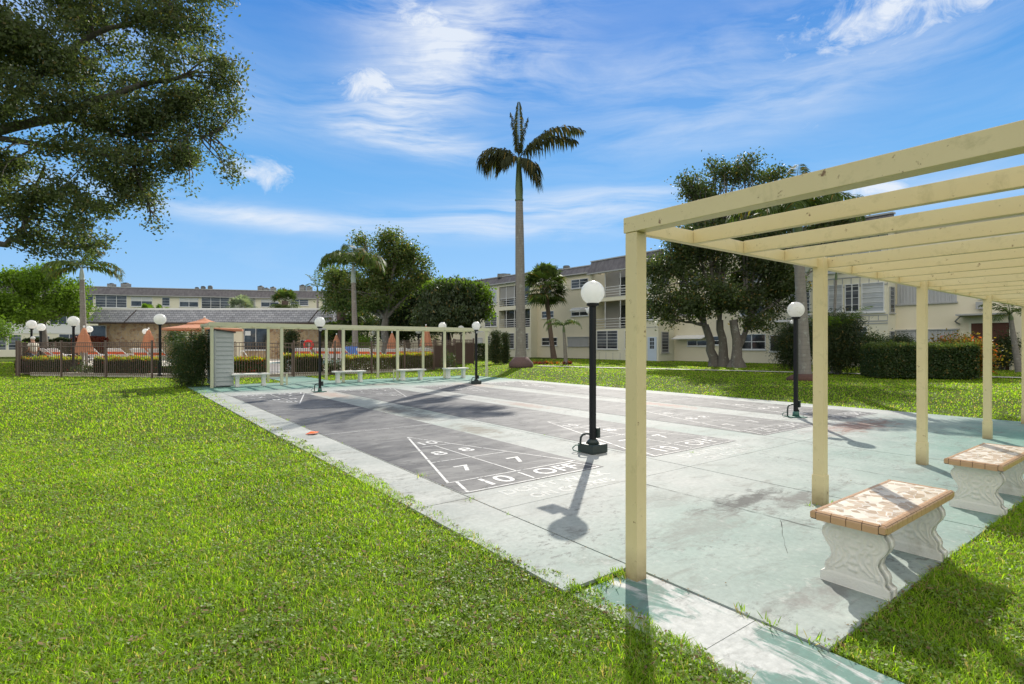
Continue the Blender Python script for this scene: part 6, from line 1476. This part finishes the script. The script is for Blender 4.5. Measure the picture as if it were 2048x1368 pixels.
# ---------------------------------------------------------------- grass
def in_poly(x, y, poly):
    ins = np.zeros(len(x), bool); n = len(poly)
    for i in range(n):
        x0, y0 = poly[i]; x1, y1 = poly[(i + 1) % n]
        c = ((y0 > y) != (y1 > y)) & (x < (x1 - x0) * (y - y0) / (y1 - y0 + 1e-12) + x0); ins ^= c
    return ins
def vnoise(x, y, s, seed):
    g = np.random.default_rng(seed); G = g.random((64, 64)); u = x / s; v = y / s; i = np.floor(u).astype(int); j = np.floor(v).astype(int); fu = u - i; fv = v - j; fu = fu * fu * (3 - 2 * fu); fv = fv * fv * (3 - 2 * fv)
    a = G[i % 64, j % 64]; b = G[(i + 1) % 64, j % 64]; c = G[i % 64, (j + 1) % 64]; d = G[(i + 1) % 64, (j + 1) % 64]
    return (a * (1 - fu) + b * fu) * (1 - fv) + (c * (1 - fu) + d * fu) * fv
def lawn_mask(x, y):
    jn = vnoise(x, y, .12, 5) * .10 + vnoise(x, y, .5, 6) * .08
    left = 2.20 + .014 * np.clip(y, 0, 25) + jn
    slab = (x > left) & (x < 14.30 - jn * .5) & (y > 1.16 + jn * .25) & (y < 22.55 + jn)
    strip = (x > 2.20 + jn * .9) & (x < 2.86 - jn * .2) & (y < 1.3)
    notch = (x > 2.1) & (x < 2.3) & (y < 0)
    gp = (x > 5.7) & (x < 7.4) & (y > 22) & (y < 27)
    deck = in_poly(x, y, [(p.x, p.y) for p in ring]); bld = (x > 36.2) | ((x > 34.4) & (y > 26))
    pa = np.zeros(len(x), bool); pp = [(20.3, 24.4), (22.0, 20.0), (24.2, 14.0), (26.6, 7.5), (29.5, 0.0), (33, -9)]
    for (x0, y0), (x1, y1) in zip(pp[:-1], pp[1:]):
        dx, dy = x1 - x0, y1 - y0; t = np.clip(((x - x0) * dx + (y - y0) * dy) / (dx * dx + dy * dy), 0, 1); pa |= np.hypot(x - x0 - t * dx, y - y0 - t * dy) < .30
    return ~(slab | strip | gp | deck | bld | pa)
def sample(n, d0, d1, pw, tmax):
    u = rng.random(n); e = 2 - pw  # density per area ~ d^-pw
    d = (d0 ** e + u * (d1 ** e - d0 ** e)) ** (1 / e); t = rng.uniform(-tmax, tmax, n)
    return (SA + CA * t) * d, (CA - SA * t) * d, d
def blades(n, d0, d1, pw, name, tmax=1.12):
    x, y, d = sample(n, d0, d1, pw, tmax); k = lawn_mask(x, y); x, y, d = x[k], y[k], d[k]
    patch = vnoise(x, y, .55, 9); k = rng.random(len(x)) < .55 + .6 * patch; x, y, d, patch = x[k], y[k], d[k], patch[k]
    N = len(x); z = tz_np(x) - .02
    ln = rng.uniform(.028, .062, N) * (.75 + .6 * patch) * np.where(rng.random(N) < .04, 1.6, 1); w = np.maximum(.0042, .0014 * d) * rng.uniform(.7, 1.3, N)
    az = rng.uniform(0, 2 * np.pi, N); lean = np.abs(rng.normal(.75, .40, N)); dx, dy = np.cos(az), np.sin(az)
    wa = az + np.pi / 2 + rng.normal(0, .5, N); wx_, wy_ = np.cos(wa) * w / 2, np.sin(wa) * w / 2
    c, s = np.cos(lean), np.sin(lean); c2, s2 = np.cos(lean + .6), np.sin(lean + .6)
    b = np.stack([x, y, z], 1); mid = b + np.stack([dx * s * ln * .55, dy * s * ln * .55, c * ln * .55], 1); tip = mid + np.stack([dx * s2 * ln * .5, dy * s2 * ln * .5, c2 * ln * .5], 1); wv = np.stack([wx_, wy_, np.zeros(N)], 1)
    V = np.stack([b - wv * .8, b + wv * .8, mid + wv, tip, mid - wv], 1)
    return np_mesh(name, V, 5, [(0, 1, 2, 4), (4, 2, 3)], M['grass'])
g1 = blades(680000, 1.5, 8.0, 1.2, 'lawn_grass', 1.5); tag(g1, 'short green lawn grass nearest the viewer', 'grass', kind='stuff')
g2_ = blades(440000, 8.0, 48.0, 1.6, 'lawn_grass', 1.3); tag(g2_, 'short green lawn grass farther off', 'grass', kind='stuff')
def clover(n):
    x, y, d = sample(n, 1.6, 9.0, 1.0, 1.4); k = lawn_mask(x, y); x, y, d = x[k], y[k], d[k]
    p = vnoise(x, y, .42, 14) * .3 + vnoise(x, y, .11, 15) * .7; k = p > .40 + .25 * rng.random(len(x)); x, y, d = x[k], y[k], d[k]; N = len(x)
    P = np.stack([x, y, tz_np(x) - .02 + rng.uniform(.008, .04, N)], 1); nrm = rng.normal(size=(N, 3)) * .45; nrm[:, 2] = 1; nrm /= np.linalg.norm(nrm, axis=1)[:, None]
    a = np.cross(nrm, rng.normal(size=(N, 3))); a /= np.linalg.norm(a, axis=1)[:, None]; b = np.cross(nrm, a); s = (rng.uniform(.006, .013, N) * np.maximum(1, d / 5))[:, None]
    V = np.stack([P - a * s, P + b * s * .75, P + a * s, P - b * s * .75], 1)
    o = np_mesh('ground_cover', V, 4, [(0, 1, 2, 3)], M['clover']); tag(o, 'small round-leaved weeds spread through the near lawn', 'ground cover', kind='stuff')
clover(300000)
# weeds and grass tufts growing from the joints
def joint_weeds():
    V = []; g = random.Random(77); spots = []
    for k in range(10): spots.append((2.83 + g.uniform(-.01, .01), g.uniform(2.4, 20), g.uniform(.3, 1)))
    spots += [gnd(843, 953) + (1.6,), gnd(940, 1000) + (1.2,), gnd(1485, 1225) + (1.0,), gnd(1540, 1247) + (1.3,), gnd(1640, 1285) + (1.5,), gnd(1660, 1010) + (1.6,), gnd(1625, 1012) + (1.2,), gnd(1240, 1152) + (1.5,), gnd(1215, 1165) + (1.5,), gnd(1190, 1175) + (1.2,), gnd(1280, 1145) + (1.0,), gnd(1385, 905) + (.8,), gnd(1090, 870) + (.6,)]
    for k in range(16): spots.append((g.uniform(2.25, 2.8), 2.40, .9))
    for x, y, s in spots:
        for i in range(int(14 * s)):
            a = g.uniform(0, 6.283); l = g.uniform(.02, .06) * (.6 + .5 * s); q = Vector((x + g.gauss(0, .02 * s), y + g.gauss(0, .025 * s), -.01)); d = Vector((math.cos(a), math.sin(a), g.uniform(.3, 2))).normalized(); w = Vector((-math.sin(a), math.cos(a), 0)) * .003
            V.append([q - w, q + w, q + d * l * .6 + w, q + d * l, q + d * l * .6 - w])
    o = np_mesh('joint_weeds', np.array([[tuple(v) for v in q] for q in V]), 5, [(0, 1, 2, 4), (4, 2, 3)], M['grass']); tag(o, 'tiny weeds and grass tufts growing from the pavement joints', 'weeds', kind='stuff')
    # loose debris along edges
    V = []
    xs_, ys_, ds_ = sample(1500, 2.0, 12.0, 1.2, 1.1); kk = lawn_mask(xs_, ys_)
    for x, y in zip(xs_[kk], ys_[kk]):
        a = g.uniform(0, 6.283); sz = g.uniform(.010, .026); q = Vector((x, y, tz(x, y) + g.uniform(.0, .03))); u_ = Vector((math.cos(a), math.sin(a), g.uniform(-.3, .3))) * sz; v_ = Vector((-math.sin(a), math.cos(a), g.uniform(-.4, .4))) * sz * .45
        V.append([q - u_, q + v_, q + u_, q - v_])
    for i in range(900):
        r = g.random()
        if r < .35: x, y, z = 2.83 + g.gauss(0, .012), g.uniform(1.2, 22), .004
        elif r < .6: x, y, z = g.uniform(2.86, 8.5), 1.18 + g.gauss(.0, .03), .004
        elif r < .8: x, y, z = g.uniform(2.3, 2.8), g.uniform(.3, 2.3), -.014
        else: x, y, z = g.uniform(2.9, 9), g.uniform(1.3, 6), .010
        a = g.uniform(0, 6.283); s = g.uniform(.004, .011); q = Vector((x, y, z)); u_ = Vector((math.cos(a), math.sin(a), g.uniform(-.1, .3))) * s; v_ = Vector((-math.sin(a), math.cos(a), g.uniform(-.1, .3))) * s * .5
        V.append([q - u_, q + v_, q + u_, q - v_])
    o = np_mesh('leaf_litter', np.array([[tuple(v) for v in q] for q in V]), 4, [(0, 1, 2, 3)], M['dryleaf']); tag(o, 'dry leaf bits scattered on the lawn and along the pavement edges', 'leaf litter', kind='stuff')
joint_weeds()
